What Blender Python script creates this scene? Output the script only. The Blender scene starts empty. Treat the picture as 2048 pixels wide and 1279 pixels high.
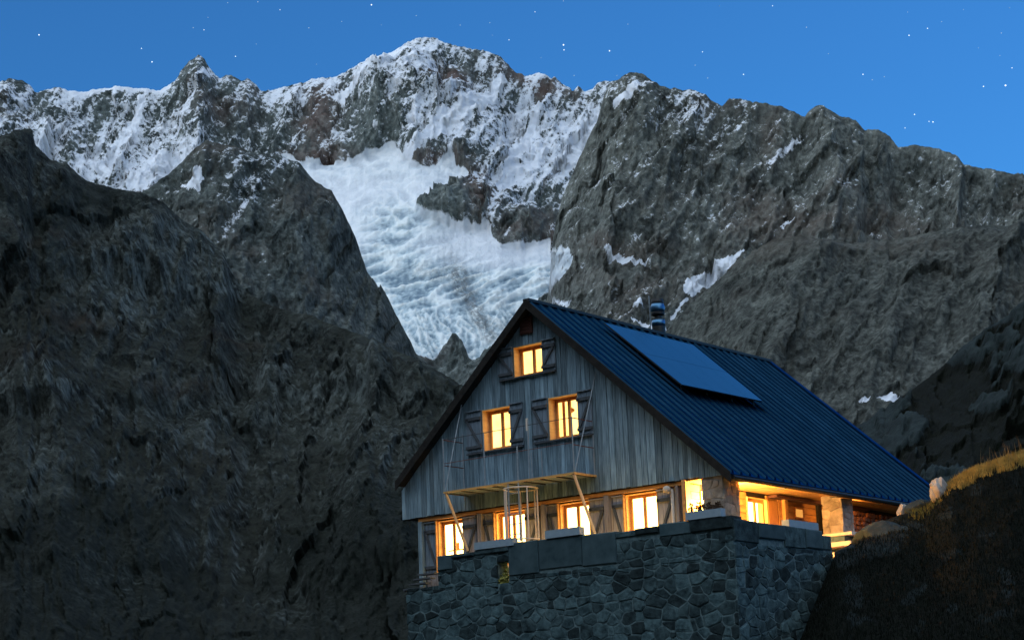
import bpy, math, random
import numpy as np
from mathutils import Vector, Matrix

random.seed(7)
rng = np.random.default_rng(11)
S = bpy.context.scene
COL = S.collection

# ------------------------------------------------------------------ camera
CAM = np.array([37.45654, -41.42937, -6.86947])
FPX, PITCH, YAW, ROLL = 3802.8, math.radians(12.8846), math.radians(38.5953), math.radians(-2.2699)
FW = np.array([-math.sin(YAW)*math.cos(PITCH), math.cos(YAW)*math.cos(PITCH), math.sin(PITCH)])
R0 = np.array([math.cos(YAW), math.sin(YAW), 0.0]); U0 = np.cross(R0, FW)
RT = R0*math.cos(ROLL)+U0*math.sin(ROLL); UP = -R0*math.sin(ROLL)+U0*math.cos(ROLL)
cam = bpy.data.cameras.new('camera'); camo = bpy.data.objects.new('camera', cam); COL.objects.link(camo)
cam.sensor_width = 36; cam.lens = FPX/2048*36; cam.clip_start = 0.5; cam.clip_end = 40000
M = Matrix(((RT[0], UP[0], -FW[0], CAM[0]), (RT[1], UP[1], -FW[1], CAM[1]), (RT[2], UP[2], -FW[2], CAM[2]), (0, 0, 0, 1)))
camo.matrix_world = M
S.camera = camo

# ------------------------------------------------------------------ light
W = bpy.data.worlds.new("World"); S.world = W; W.use_nodes = True
wn = W.node_tree; bg = wn.nodes['Background']
sky = wn.nodes.new('ShaderNodeTexSky'); sky.sky_type = 'NISHITA'; sky.sun_disc = False
SUN_AZ = math.radians(198)      # compass direction the dusk glow comes from (0 = +Y, clockwise)
sky.sun_elevation = math.radians(2.2); sky.sun_rotation = SUN_AZ
sky.ozone_density = 4.2; sky.dust_density = 0.4; sky.air_density = 1.0; sky.altitude = 1800
wn.links.new(sky.outputs[0], bg.inputs[0]); bg.inputs[1].default_value = 0.080
sun = bpy.data.lights.new('sun', 'SUN'); suno = bpy.data.objects.new('sun', sun); COL.objects.link(suno)
sun.energy = 0.60; sun.angle = math.radians(150); sun.color = (0.93, 1.0, 0.98)
SEL = math.radians(48)
sd = Vector((math.sin(SUN_AZ)*math.cos(SEL), math.cos(SUN_AZ)*math.cos(SEL), math.sin(SEL)))
suno.rotation_euler = sd.to_track_quat('Z', 'Y').to_euler()
suno.location = (0, 0, 60)
S.view_settings.view_transform = 'Standard'; S.view_settings.look = 'None'
S.view_settings.gamma = 1; S.view_settings.use_curve_mapping = False
S.view_settings.exposure = 2.62
S.render.engine = 'CYCLES'
S.cycles.use_denoising = True
S.cycles.max_bounces = 6; S.cycles.transparent_max_bounces = 12
S.cycles.sample_clamp_indirect = 6

# ------------------------------------------------------------------ helpers
def ray(px, py):
    px = np.asarray(px, float)[..., None]; py = np.asarray(py, float)[..., None]
    d = FW + RT*(px-1024)/FPX - UP*(py-639.5)/FPX
    return d/np.linalg.norm(d, axis=-1, keepdims=True)
def at_dist(px, py, D): return CAM + ray(px, py)*np.asarray(D, float)[..., None]
def at_y(px, py, y):
    d = ray(px, py); return CAM + d*(y-CAM[1])/d[1]

_wl = {}
def new_obj(name, mesh, parent=None, loc=(0, 0, 0)):
    o = bpy.data.objects.new(name, mesh); COL.objects.link(o)
    w = Vector(loc); _wl[o] = w
    if parent is not None:
        o.parent = parent; o.location = w-_wl[parent]
    else: o.location = w
    return o
def build(name, verts, faces, mat, parent=None, smooth=False, loc=None):
    v = np.asarray(verts, float).reshape(-1, 3)
    c = (v.min(0)+v.max(0))/2 if loc is None else np.array(loc)
    me = bpy.data.meshes.new(name)
    me.from_pydata([tuple(p) for p in (v-c)], [], [tuple(f) for f in faces]); me.update()
    if mat: me.materials.append(mat)
    if smooth: me.shade_smooth()
    return new_obj(name, me, parent, c)
def grid_mesh(name, P, mat, attrs=None, parent=None, smooth=False):
    n, m, _ = P.shape
    c = P.reshape(-1, 3).mean(0)
    v = (P.reshape(-1, 3)-c).astype(np.float32)
    i = np.arange(n-1)[:, None]*m+np.arange(m-1)[None, :]
    q = np.stack([i, i+1, i+m+1, i+m], -1).reshape(-1, 4)
    me = bpy.data.meshes.new(name)
    me.vertices.add(len(v)); me.vertices.foreach_set('co', v.ravel())
    me.loops.add(q.size); me.loops.foreach_set('vertex_index', q.ravel().astype(np.int32))
    me.polygons.add(len(q)); me.polygons.foreach_set('loop_start', (np.arange(len(q))*4).astype(np.int32))
    try: me.polygons.foreach_set('loop_total', np.full(len(q), 4, np.int32))
    except Exception: pass
    me.update(calc_edges=True)
    for k, a in (attrs or {}).items():
        at = me.attributes.new(k, 'FLOAT', 'POINT'); at.data.foreach_set('value', a.ravel().astype(np.float32))
    me.materials.append(mat)
    if smooth: me.shade_smooth()
    return new_obj(name, me, parent, c)
def tri_mesh(name, V, F, mat, parent=None, attrs=None):
    V = np.asarray(V, np.float32); F = np.asarray(F, np.int32)
    c = V.mean(0); me = bpy.data.meshes.new(name)
    me.vertices.add(len(V)); me.vertices.foreach_set('co', (V-c).ravel())
    me.loops.add(F.size); me.loops.foreach_set('vertex_index', F.ravel())
    me.polygons.add(len(F)); me.polygons.foreach_set('loop_start', (np.arange(len(F))*3).astype(np.int32))
    try: me.polygons.foreach_set('loop_total', np.full(len(F), 3, np.int32))
    except Exception: pass
    me.update(calc_edges=True); me.materials.append(mat)
    return new_obj(name, me, parent, c)
def thing(name, label, cat, loc, group=None):
    o = new_obj(name, None, None, loc); o.empty_display_size = .2
    o['label'] = label; o['category'] = cat
    if group: o['group'] = group
    return o
def tag(o, label=None, cat=None, group=None, kind=None):
    if label: o['label'] = label
    if cat: o['category'] = cat
    if group: o['group'] = group
    if kind: o['kind'] = kind
    return o

class MB:
    def __init__(s): s.v = []; s.f = []
    def add(s, vs, fs):
        n = len(s.v); s.v += [tuple(map(float, p)) for p in vs]; s.f += [tuple(i+n for i in f) for f in fs]
        return s
    def box(s, x0, x1, y0, y1, z0, z1):
        return s.add([(x0, y0, z0), (x1, y0, z0), (x1, y1, z0), (x0, y1, z0), (x0, y0, z1), (x1, y0, z1), (x1, y1, z1), (x0, y1, z1)],
                     [(0, 3, 2, 1), (4, 5, 6, 7), (0, 1, 5, 4), (1, 2, 6, 5), (2, 3, 7, 6), (3, 0, 4, 7)])
    def hexa(s, p): return s.add(p, [(0, 3, 2, 1), (4, 5, 6, 7), (0, 1, 5, 4), (1, 2, 6, 5), (2, 3, 7, 6), (3, 0, 4, 7)])
    def bar(s, a, b, w, h, up=(0, 0, 1)):
        a = Vector(a); b = Vector(b); d = (b-a).normalized(); u = Vector(up)
        r = d.cross(u)
        if r.length < 1e-3: r = d.cross(Vector((1, 0, 0)))
        r.normalize(); u = r.cross(d); r *= w/2; u *= h/2
        return s.hexa([a-r-u, a+r-u, b+r-u, b-r-u, a-r+u, a+r+u, b+r+u, b-r+u])
    def tube(s, a, b, r, n=8, r2=None):
        a = Vector(a); b = Vector(b); r2 = r if r2 is None else r2
        d = (b-a).normalized(); u = d.orthogonal().normalized(); w = d.cross(u)
        vs = []
        for c, rr in ((a, r), (b, r2)):
            for k in range(n):
                t = 2*math.pi*k/n; vs.append(c+(u*math.cos(t)+w*math.sin(t))*rr)
        fs = [(k, (k+1) % n, n+(k+1) % n, n+k) for k in range(n)]+[tuple(range(n-1, -1, -1)), tuple(range(n, 2*n))]
        return s.add(vs, fs)
    def lathe(s, c, prof, n=20):
        vs = []; c = Vector(c)
        for r, z in prof:
            for k in range(n):
                t = 2*math.pi*k/n; vs.append((c.x+r*math.cos(t), c.y+r*math.sin(t), c.z+z))
        fs = []
        for j in range(len(prof)-1):
            for k in range(n): fs.append((j*n+k, j*n+(k+1) % n, (j+1)*n+(k+1) % n, (j+1)*n+k))
        fs.append(tuple(range(n-1, -1, -1))); fs.append(tuple(range((len(prof)-1)*n, len(prof)*n)))
        return s.add(vs, fs)
    def torus(s, c, R, r, n=24, m=6, axis='z'):
        vs = []
        for i in range(n):
            t = 2*math.pi*i/n
            for j in range(m):
                p = 2*math.pi*j/m; q = R+r*math.cos(p)
                vs.append((c[0]+q*math.cos(t), c[1]+q*math.sin(t), c[2]+r*math.sin(p)))
        return s.add(vs, [(i*m+j, ((i+1) % n)*m+j, ((i+1) % n)*m+(j+1) % m, i*m+(j+1) % m) for i in range(n) for j in range(m)])
    def build(s, name, mat, parent=None, smooth=False): return build(name, s.v, s.f, mat, parent, smooth)

# ---- noise
def _hash(ix, iy, seed):
    h = (ix.astype(np.int64)*374761393 + iy.astype(np.int64)*668265263 + seed*974711) & 0xffffffff
    h = ((h ^ (h >> 13))*1274126177) & 0xffffffff
    return (h ^ (h >> 16)) & 0xffffffff
def perlin(x, y, seed=0):
    x = np.asarray(x, float); y = np.asarray(y, float)
    x0 = np.floor(x); y0 = np.floor(y); fx = x-x0; fy = y-y0
    u = fx*fx*fx*(fx*(fx*6-15)+10); v = fy*fy*fy*(fy*(fy*6-15)+10)
    def g(dx, dy):
        a = _hash(x0+dx, y0+dy, seed)/4294967296.0*2*np.pi
        return np.cos(a)*(fx-dx)+np.sin(a)*(fy-dy)
    a = g(0, 0)*(1-u)+g(1, 0)*u; b = g(0, 1)*(1-u)+g(1, 1)*u
    return (a*(1-v)+b*v)*1.5
def fbm(x, y, seed=0, o=5, g=.5, l=2.03):
    t = 0; a = 1; n = 0
    for k in range(o): t = t+a*perlin(x, y, seed+k*17); n += a; a *= g; x = x*l+3.1; y = y*l+7.7
    return t/n
def ridged(x, y, seed=0, o=5, g=.55, l=2.07):
    t = 0; a = 1; n = 0; w = 1
    for k in range(o):
        r = 1-np.abs(perlin(x, y, seed+k*31))*1.6; r = np.clip(r, 0, 1)**2
        t = t+a*r*w; w = np.clip(r*1.6, 0, 1); n += a; a *= g; x = x*l+5.3; y = y*l+1.7
    return t/n
def facets(x, y, seed=0, tilt=.9):
    """broken rock: every jittered cell is a plane of its own height and tilt"""
    x = np.asarray(x, float); y = np.asarray(y, float); x0 = np.floor(x); y0 = np.floor(y)
    best = np.full(x.shape, 9e9); out = np.zeros(x.shape)
    for dx in (-1, 0, 1):
        for dy in (-1, 0, 1):
            cx_, cy_ = x0+dx, y0+dy; h = _hash(cx_, cy_, seed)
            jx = cx_+(h & 1023)/1023.; jy = cy_+((h >> 10) & 1023)/1023.
            h2 = _hash(cx_, cy_, seed+57); d = (x-jx)**2+(y-jy)**2
            val = (h2 & 1023)/1023.-.5+tilt*(((h2 >> 10) & 1023)/1023.-.5)*2*(x-jx)+tilt*(((h2 >> 20) & 1023)/1023.-.5)*2*(y-jy)
            m = d < best; best = np.where(m, d, best); out = np.where(m, val, out)
    return out
def crag(X, Y, L, seed, skew=.3, asp=1.5):
    """three sizes of broken facets, largest L metres, with warped borders"""
    a = X+.35*L*fbm(X/L*1.3, Y/L*1.3, seed+5, 4); b = Y+.35*L*fbm(X/L*1.3+7, Y/L*1.3, seed+6, 4)
    t = 0
    for k, (l, w) in enumerate(((L, 1.0), (L*.42, .50), (L*.17, .26))):
        t = t+w*facets((a-b*skew)/l, (b+a*skew*.5)/(l*asp), seed+k*3)
    return t
def smooth(a, b, x): t = np.clip((x-a)/(b-a), 0, 1); return t*t*(3-2*t)
def inpoly(x, y, poly):
    r = np.zeros(x.shape, bool); n = len(poly)
    for i in range(n):
        x1, y1 = poly[i]; x2, y2 = poly[(i+1) % n]
        c = ((y1 > y) != (y2 > y)) & (x < (x2-x1)*(y-y1)/((y2-y1) if y2 != y1 else 1e-9)+x1)
        r ^= c
    return r
def blob(x, y, cx, cy, rx, ry, rot=0):
    a = math.radians(rot); dx = x-cx; dy = y-cy
    u = dx*math.cos(a)-dy*math.sin(a); v = dx*math.sin(a)+dy*math.cos(a)
    return np.exp(-((u/rx)**2+(v/ry)**2))

# ------------------------------------------------------------------ materials
def nodes(name):
    m = bpy.data.materials.new(name); m.use_nodes = True; nt = m.node_tree
    return m, nt, nt.nodes['Principled BSDF']
def nd(nt, t, **kw):
    n = nt.nodes.new(t)
    for k, v in kw.items():
        if k.startswith('i_'):
            key = k[2:]; key = int(key) if key.isdigit() else key.replace('_', ' ')
            n.inputs[key].default_value = v
        else: setattr(n, k, v)
    return n
def coords(nt, scale=(1, 1, 1), rot=(0, 0, 0), world=False):
    if world: src = nd(nt, 'ShaderNodeNewGeometry').outputs['Position']
    else: src = nd(nt, 'ShaderNodeTexCoord').outputs['Object']
    mp = nd(nt, 'ShaderNodeMapping'); mp.inputs['Scale'].default_value = scale; mp.inputs['Rotation'].default_value = rot
    nt.links.new(src, mp.inputs['Vector']); return mp.outputs[0]
def noise(nt, vec, scale, detail=5, rough=.6):
    n = nd(nt, 'ShaderNodeTexNoise'); n.inputs['Scale'].default_value = scale; n.inputs['Detail'].default_value = detail
    n.inputs['Roughness'].default_value = rough; nt.links.new(vec, n.inputs['Vector']); return n.outputs['Fac']
def ramp(nt, fac, stops):
    r = nd(nt, 'ShaderNodeValToRGB'); e = r.color_ramp.elements
    while len(e) < len(stops): e.new(.5)
    for k, (p, c) in enumerate(stops):
        e[k].position = p; e[k].color = (c[0], c[1], c[2], 1) if hasattr(c, '__len__') else (c, c, c, 1)
    nt.links.new(fac, r.inputs[0]); return r.outputs[0]
def mix(nt, fac, a, b, mode='MIX'):
    n = nd(nt, 'ShaderNodeMix', data_type='RGBA', blend_type=mode)
    for s, v in ((n.inputs[0], fac), (n.inputs[6], a), (n.inputs[7], b)):
        if isinstance(v, (int, float)): s.default_value = v
        elif isinstance(v, tuple): s.default_value = (*v, 1)
        else: nt.links.new(v, s)
    return n.outputs[2]
def mth(nt, op, a, b=None, c=None):
    n = nd(nt, 'ShaderNodeMath', operation=op)
    for k, v in enumerate((a, b, c)):
        if v is None: continue
        if isinstance(v, (int, float)): n.inputs[k].default_value = v
        else: nt.links.new(v, n.inputs[k])
    return n.outputs[0]
def bump(nt, h, strength, dist, bsdf):
    b = nd(nt, 'ShaderNodeBump'); b.inputs['Strength'].default_value = strength; b.inputs['Distance'].default_value = dist
    nt.links.new(h, b.inputs['Height']); nt.links.new(b.outputs[0], bsdf.inputs['Normal'])
def attr(nt, name): return nd(nt, 'ShaderNodeAttribute', attribute_name=name).outputs['Fac']
def simple(name, c1, c2=None, scale=(6, 6, 6), rough=.8, metal=0, bmp=.0, bd=.01, var=0, nscale=1.0, detail=5, spec=.5):
    m, nt, b = nodes(name)
    v = coords(nt, scale, world=True); f = noise(nt, v, nscale, detail, .62)
    col = ramp(nt, f, [(.3, c1), (.7, c2 or c1)])
    if var:
        oi = nd(nt, 'ShaderNodeObjectInfo').outputs['Random']
        k = mth(nt, 'MULTIPLY_ADD', oi, var, 1-var/2)
        col = mix(nt, 1.0, col, k, 'MULTIPLY')
    nt.links.new(col, b.inputs['Base Color']); b.inputs['Roughness'].default_value = rough; b.inputs['Metallic'].default_value = metal
    b.inputs['Specular IOR Level'].default_value = spec
    if bmp: bump(nt, f, bmp, bd, b)
    return m
def emit(name, col, strength, col2=None, nsc=2.0):
    m = bpy.data.materials.new(name); m.use_nodes = True; nt = m.node_tree; nt.nodes.clear()
    o = nd(nt, 'ShaderNodeOutputMaterial'); e = nd(nt, 'ShaderNodeEmission'); e.inputs[1].default_value = strength
    if col2:
        f = noise(nt, coords(nt, (1, 1, .6), world=True), nsc, 3, .5)
        nt.links.new(ramp(nt, f, [(.35, col), (.65, col2)]), e.inputs[0])
    else: e.inputs[0].default_value = (*col, 1)
    nt.links.new(e.outputs[0], o.inputs[0]); return m

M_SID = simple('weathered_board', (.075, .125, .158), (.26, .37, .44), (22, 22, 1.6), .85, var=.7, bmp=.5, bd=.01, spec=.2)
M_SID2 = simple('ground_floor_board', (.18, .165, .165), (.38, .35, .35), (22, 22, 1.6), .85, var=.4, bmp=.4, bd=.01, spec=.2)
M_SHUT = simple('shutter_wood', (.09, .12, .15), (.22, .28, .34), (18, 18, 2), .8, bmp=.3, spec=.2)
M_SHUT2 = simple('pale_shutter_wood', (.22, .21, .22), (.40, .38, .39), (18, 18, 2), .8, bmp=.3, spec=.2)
M_BATT = simple('dark_batten_wood', (.045, .055, .062), (.09, .10, .115), (8, 8, 8), .8, spec=.2)
M_DARK = simple('dark_timber', (.012, .012, .012), (.03, .028, .026), (8, 8, 8), .9, spec=.1)
M_WARM = simple('pine_wood', (.36, .17, .05), (.60, .32, .11), (3, 3, 10), .6, bmp=.2, var=.3, spec=.3)
M_CEIL = simple('pine_ceiling', (.42, .22, .07), (.66, .40, .15), (1.2, 9, 4), .6, bmp=.2, var=.25, spec=.3)
M_SASH = simple('sash_wood', (.50, .22, .06), (.62, .30, .09), (9, 9, 3), .5)
M_ROOF = simple('roof_metal', (.008, .085, .18), (.014, .11, .22), (1.2, 1.2, 1.2), .42, metal=1, bmp=.05, nscale=1.5, detail=8)
M_RIB = simple('shaded_rib_metal', (.005, .022, .045), (.009, .034, .065), (1.5, 1.5, 1.5), .42, metal=1, detail=8, var=.25)  # darker than the sheet: shadow lines along the ribs painted into their colour
for m_, t_ in ((M_ROOF, (.035, .27, .56, 1)), (M_RIB, (.03, .13, .25, 1))): m_.node_tree.nodes['Principled BSDF'].inputs['Specular Tint'].default_value = t_
M_SOLAR = simple('solar_glass', (.003, .030, .065), (.005, .036, .075), (.8, .8, .8), .16, metal=.1, spec=.5)
M_SOLAR.node_tree.nodes['Principled BSDF'].inputs['Specular Tint'].default_value = (.25, .85, 1, 1)
M_ALU = simple('aluminium', (.35, .4, .45), (.4, .45, .5), (4, 4, 4), .4, metal=.9)
M_ZINC = simple('galvanised_metal', (.20, .24, .27), (.30, .34, .37), (9, 9, 9), .55, metal=.35)
M_STEEL = simple('flue_steel', (.07, .18, .32), (.10, .22, .36), (4, 4, 4), .38, metal=1)
M_BLACK = simple('black_metal', (.012, .014, .016), (.02, .022, .024), (4, 4, 4), .5, metal=.3)
M_RUST = simple('rust_red_metal', (.10, .03, .02), (.16, .05, .035), (9, 9, 9), .7)
M_VENT = simple('red_brown_wood', (.05, .018, .014), (.09, .03, .022), (9, 9, 9), .8)
M_PLAST = simple('pale_paint', (.60, .50, .40), (.70, .60, .50), (9, 9, 9), .8)
M_BOX = simple('planter_zinc', (.20, .28, .34), (.26, .34, .40), (9, 9, 9), .6)
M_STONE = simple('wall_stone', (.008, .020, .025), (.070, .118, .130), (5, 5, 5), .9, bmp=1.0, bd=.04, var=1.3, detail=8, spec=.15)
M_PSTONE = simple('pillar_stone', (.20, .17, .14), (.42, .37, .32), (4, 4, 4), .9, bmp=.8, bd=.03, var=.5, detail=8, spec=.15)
M_MORT = simple('mortar', (.05, .085, .095), (.15, .22, .235), (9, 9, 9), .95, bmp=.6, bd=.02, spec=.1)
M_SLAB = simple('concrete_slab', (.025, .050, .060), (.060, .098, .112), (2.5, 2.5, 2.5), .9, bmp=.5, bd=.015, var=.5, detail=8, spec=.15)
M_LEAF = simple('green_leaf', (.16, .18, .03), (.40, .36, .06), (9, 9, 9), .7, var=.6)
M_RLEAF = simple('red_brown_plant', (.05, .02, .012), (.09, .05, .02), (9, 9, 9), .8)
M_LOG = simple('log_wood', (.22, .09, .045), (.45, .22, .12), (12, 12, 12), .85, var=.8)
M_CURT = emit('lit_room', (1.0, .56, .14), .50, (1.0, .68, .24), 2.2)
M_CURT_G = emit('lit_room_bright', (1.0, .58, .15), 2.1, (1.0, .66, .22), 2.2)
M_CURT_G2 = emit('lit_room_yellow', (1.0, .55, .13), 1.7, (1.0, .70, .26), 3.0)
M_FOLD = simple('curtain_cloth', (.62, .36, .14), (.8, .55, .28), (9, 9, 2), .8)
M_REV = simple('reveal_wood', (.70, .40, .15), (.88, .58, .24), (3, 3, 12), .6, bmp=.2, spec=.3)
def glassmat():
    m = bpy.data.materials.new('window_glass'); m.use_nodes = True; nt = m.node_tree; nt.nodes.clear()
    o = nd(nt, 'ShaderNodeOutputMaterial'); t = nd(nt, 'ShaderNodeBsdfTransparent'); g = nd(nt, 'ShaderNodeBsdfGlossy'); g.inputs['Roughness'].default_value = .05
    mx = nd(nt, 'ShaderNodeMixShader'); mx.inputs[0].default_value = .05
    nt.links.new(t.outputs[0], mx.inputs[1]); nt.links.new(g.outputs[0], mx.inputs[2]); nt.links.new(mx.outputs[0], o.inputs[0]); return m
M_GLASS = glassmat()

def rockmat(name, cols, red, k=1.0, snow=True, ice=True, sc=.03, streak=None, bstr=1.0, bd=9.0, sheen=None):
    """cols: dark/mid/light rock colours; red: iron-stained colour; vertex attributes give where snow, ice and soil lie"""
    m, nt, b = nodes(name)
    v = coords(nt, (1, 1, 1), world=True)
    n1 = noise(nt, v, sc, 9, .68); n2 = noise(nt, v, sc*.22, 5, .6); n3 = noise(nt, v, sc*4, 6, .7)
    rock = ramp(nt, n1, [(.32, cols[0]), (.5, cols[1]), (.7, cols[2])])
    rock = mix(nt, 1.0, rock, ramp(nt, n3, [(.3, .45), (.5, 1.0), (.68, 1.5)]), 'MULTIPLY')
    redf = ramp(nt, n2, [(.52, 0), (.70, .45)])
    redf = mth(nt, 'MULTIPLY', mth(nt, 'ADD', redf, attr(nt, 'red')), .8)
    rock = mix(nt, redf, rock, red)
    if streak:
        sv = coords(nt, (sc*3.2, sc*3.2, sc*.35), world=True); sn = noise(nt, sv, 1.0, 5, .65)
        sf = mth(nt, 'MULTIPLY', ramp(nt, sn, [(.50, 0), (.72, 1)]), attr(nt, 'cliff'))
        rock = mix(nt, sf, rock, streak)
        rock = mix(nt, mth(nt, 'MULTIPLY', attr(nt, 'soil'), ramp(nt, n3, [(.3, .5), (.6, 1)])), rock, sheen)
    col = rock
    n4 = noise(nt, v, sc*13, 3, .6)
    if snow:
        n3 = mth(nt, 'ADD', mth(nt, 'MULTIPLY', n3, .65), mth(nt, 'MULTIPLY', n4, .35))
        sv = mth(nt, 'ADD', attr(nt, 'snow'), mth(nt, 'MULTIPLY', mth(nt, 'SUBTRACT', n1, .5), 1.3*k))
        sv = mth(nt, 'ADD', sv, mth(nt, 'MULTIPLY', mth(nt, 'SUBTRACT', n3, .5), 2.3*k))
        sf = ramp(nt, sv, [(.42, 0), (.55, .65), (.80, 1)])
        col = mix(nt, sf, rock, (.66, .70, .77))
    if ice:
        iv = coords(nt, (.012, .012, .035), (0, .0, .6), world=True)
        ipf = mth(nt, 'ADD', mth(nt, 'MULTIPLY', attr(nt, 'icep'), .7), mth(nt, 'MULTIPLY', noise(nt, iv, 1.6, 8, .75), .55))
        ic = ramp(nt, ipf, [(.28, (.16, .23, .29)), (.46, (.44, .54, .60)), (.62, (.68, .74, .76))])
        iced = mix(nt, attr(nt, 'crev'), mix(nt, ramp(nt, n1, [(.4, 0), (.6, 1)]), (.58, .62, .68), (.72, .75, .80)), ic)
        col = mix(nt, ramp(nt, mth(nt, 'ADD', attr(nt, 'ice'), mth(nt, 'MULTIPLY', mth(nt, 'SUBTRACT', n3, .5), .5)), [(.42, 0), (.56, 1)]), col, iced)
        col = mix(nt, mth(nt, 'MULTIPLY', attr(nt, 'dirt'), ramp(nt, n3, [(.42, .1), (.56, .85)])), col, (.15, .16, .165))
    nt.links.new(col, b.inputs['Base Color']); b.inputs['Roughness'].default_value = .95; b.inputs['Specular IOR Level'].default_value = .08
    bump(nt, mth(nt, 'ADD', n1, mth(nt, 'MULTIPLY', n3, .35)), bstr, bd, b)
    return m

# ------------------------------------------------------------------ terrain
def layer(u0, u1, nu, sil, ybot, nv, Dtop, Dbot, jag=3.0, seed=1, vp=1.0):
    """polar terrain sheet: columns along azimuth, rows climbing from the foot to the ridge"""
    u = np.linspace(u0, u1, nu); s = np.array(sil, float)
    yt = np.interp(u, s[:, 0], s[:, 1])
    yt = yt - jag*fbm(u/14, u*0+seed, seed, 4, .6)
    v = np.linspace(0, 1, nv)**vp
    PX = np.repeat(u[:, None], nv, 1); PY = ybot+(yt[:, None]-ybot)*v[None, :]
    dt = Dtop(u) if callable(Dtop) else np.full(nu, Dtop); db = Dbot(u) if callable(Dbot) else np.full(nu, Dbot)
    D = db[:, None]+(dt-db)[:, None]*v[None, :]
    return PX, PY, D, v
def lat(PX, PY, D):       # metres across and up
    return (PX-1024)/FPX*D.mean(), (640-PY)/FPX*D.mean()
def relief(PX, PY, D, disp, up=.35, v=None, taper=.08):
    P = at_dist(PX, PY, D)
    n = np.array([-FW[0], -FW[1], 0]); n /= np.linalg.norm(n)
    dirv = n*(1-up)+np.array([0, 0, up]); dirv /= np.linalg.norm(dirv)
    if v is not None:
        t = smooth(0, taper, 1-v)[None, :]*.85+.15
        disp = disp*t
    return P+dirv*disp[..., None]
def nz(P):
    a = np.gradient(P, axis=0); b = np.gradient(P, axis=1); n = np.cross(a, b); n /= np.linalg.norm(n, axis=-1, keepdims=True)+1e-9
    return np.abs(n[..., 2]), n
def strk(X, Y, ang, la, lw, seed, o=5):
    a = math.radians(ang); p = X*math.cos(a)+Y*math.sin(a); q = -X*math.sin(a)+Y*math.cos(a)
    return fbm(p/la, q/lw, seed, o, .6)

GREY = [(.030, .036, .036), (.085, .095, .092), (.16, .17, .165)]
# --- A: the snowy back wall with the summit and the glacier
silA = [(-420,200),(-300,190),(-100,180),(0,168),(25,162),(48,163),(60,172),(70,185),(90,180),(118,172),(135,180),(165,180),(185,175),(215,172),(245,173),(275,176),(300,176),(318,178),(335,170),(352,158),(365,140),(380,125),(397,112),(410,120),(420,138),(432,152),(440,158),(450,150),(462,146),(473,152),(482,160),(495,155),(508,165),(520,180),(530,183),(560,176),(600,168),(625,158),(650,155),(675,152),(700,140),(730,126),(760,115),(785,108),(800,100),(815,88),(835,78),(850,74),(870,76),(885,82),(905,90),(925,90),(955,95),(985,102),(1000,110),(1012,122),(1030,138),(1050,148),(1062,145),(1078,139),(1095,145),(1115,158),(1130,170),(1145,180),(1157,172),(1170,182),(1185,178),(1197,160),(1215,160),(1240,158),(1300,200),(1500,300)]
PX, PY, D, v = layer(-420, 1420, 760, silA, 900, 380, 4600, 3300, 4, 3)
X, Y = lat(PX, PY, D)
wx = PX+7*fbm(PX/25, PY/25, 91, 4); wy = PY+7*fbm(PX/25+9, PY/25, 92, 4)
glac = inpoly(wx, wy, [(560,300),(605,322),(640,316),(690,320),(735,305),(760,292),(788,283),(800,305),(815,322),(845,336),(872,326),(900,305),(915,335),(940,350),(915,375),(880,390),(835,405),(830,418),(852,428),(880,436),(905,448),(950,452),(975,446),(985,470),(1000,490),(1050,493),(1078,484),(1101,480),(1103,512),(1140,512),(1149,530),(1125,560),(1100,582),(1065,612),(1040,640),(1010,680),(960,716),(940,713),(932,696),(915,681),(897,683),(880,698),(868,712),(840,708),(700,720),(560,600)])
gl = glac.astype(float)
for _ in range(3): gl = (gl+np.roll(gl,1,0)+np.roll(gl,-1,0)+np.roll(gl,1,1)+np.roll(gl,-1,1))/5
crev = np.clip(smooth(395, 330, PY)*.35+smooth(520, 560, PY)*1.0+blob(PX,PY,800,440,90,50)*.9+blob(PX,PY,770,520,60,50)*.8+blob(PX,PY,1090,560,60,40)*.9+blob(PX,PY,850,540,120,40)*.9, 0, 1)*gl
dirt = np.clip(blob(wx,wy,925,565,17,55,20)*1.2+blob(wx,wy,965,640,14,50,28)*1.3+blob(wx,wy,860,540,70,16,-8)*.5+blob(wx,wy,1000,600,16,14)*.4+blob(wx,wy,1010,650,25,20,40)*.5, 0, 1)*gl
wy2 = Y+120*fbm(X/700, Y/700, 71, 3); wx2 = X+120*fbm(X/700+4, Y/700, 72, 3)
big = ridged(wx2/620+wy2/1500, wy2/1100-wx2/3000, 5, 4)
mid = ridged((wx2-wy2*.5)/190, (wy2+wx2*.3)/330, 15, 5)
fine = fbm(X/38, Y/30, 25, 5, .62)
disp = 80*(big-.35)+50*(mid-.4)+34*crag(X, Y, 95, 17, .5)+9*fine+5*ridged(X/18, Y/14, 35, 3)
tooth = ridged(X/26+Y/60, Y/22, 45, 4)
pv = .6*ridged((X+50*fbm(X/120, Y/120, 61, 4)+(Y+200)*.35)/17, Y/60, 62, 5)+.4*ridged(X/16, Y/13, 66, 4); ph_ = ridged((X+Y*.5)/120, (Y-X*.35)/24, 63, 4); pt = ridged(X/34, Y/26, 64, 4)
wv = smooth(590, 640, PY); wt = smooth(470, 400, PY); icep = .25*fbm(X/9, Y/8, 67, 4)+pv*wv+(1-wv)*((1-wt)*ph_+wt*pt)
disp = disp*(1-gl)+gl*(16*(fbm(X/260, Y/160, 55, 3))+crev*(14*icep-5)+3*fine-6)
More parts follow.
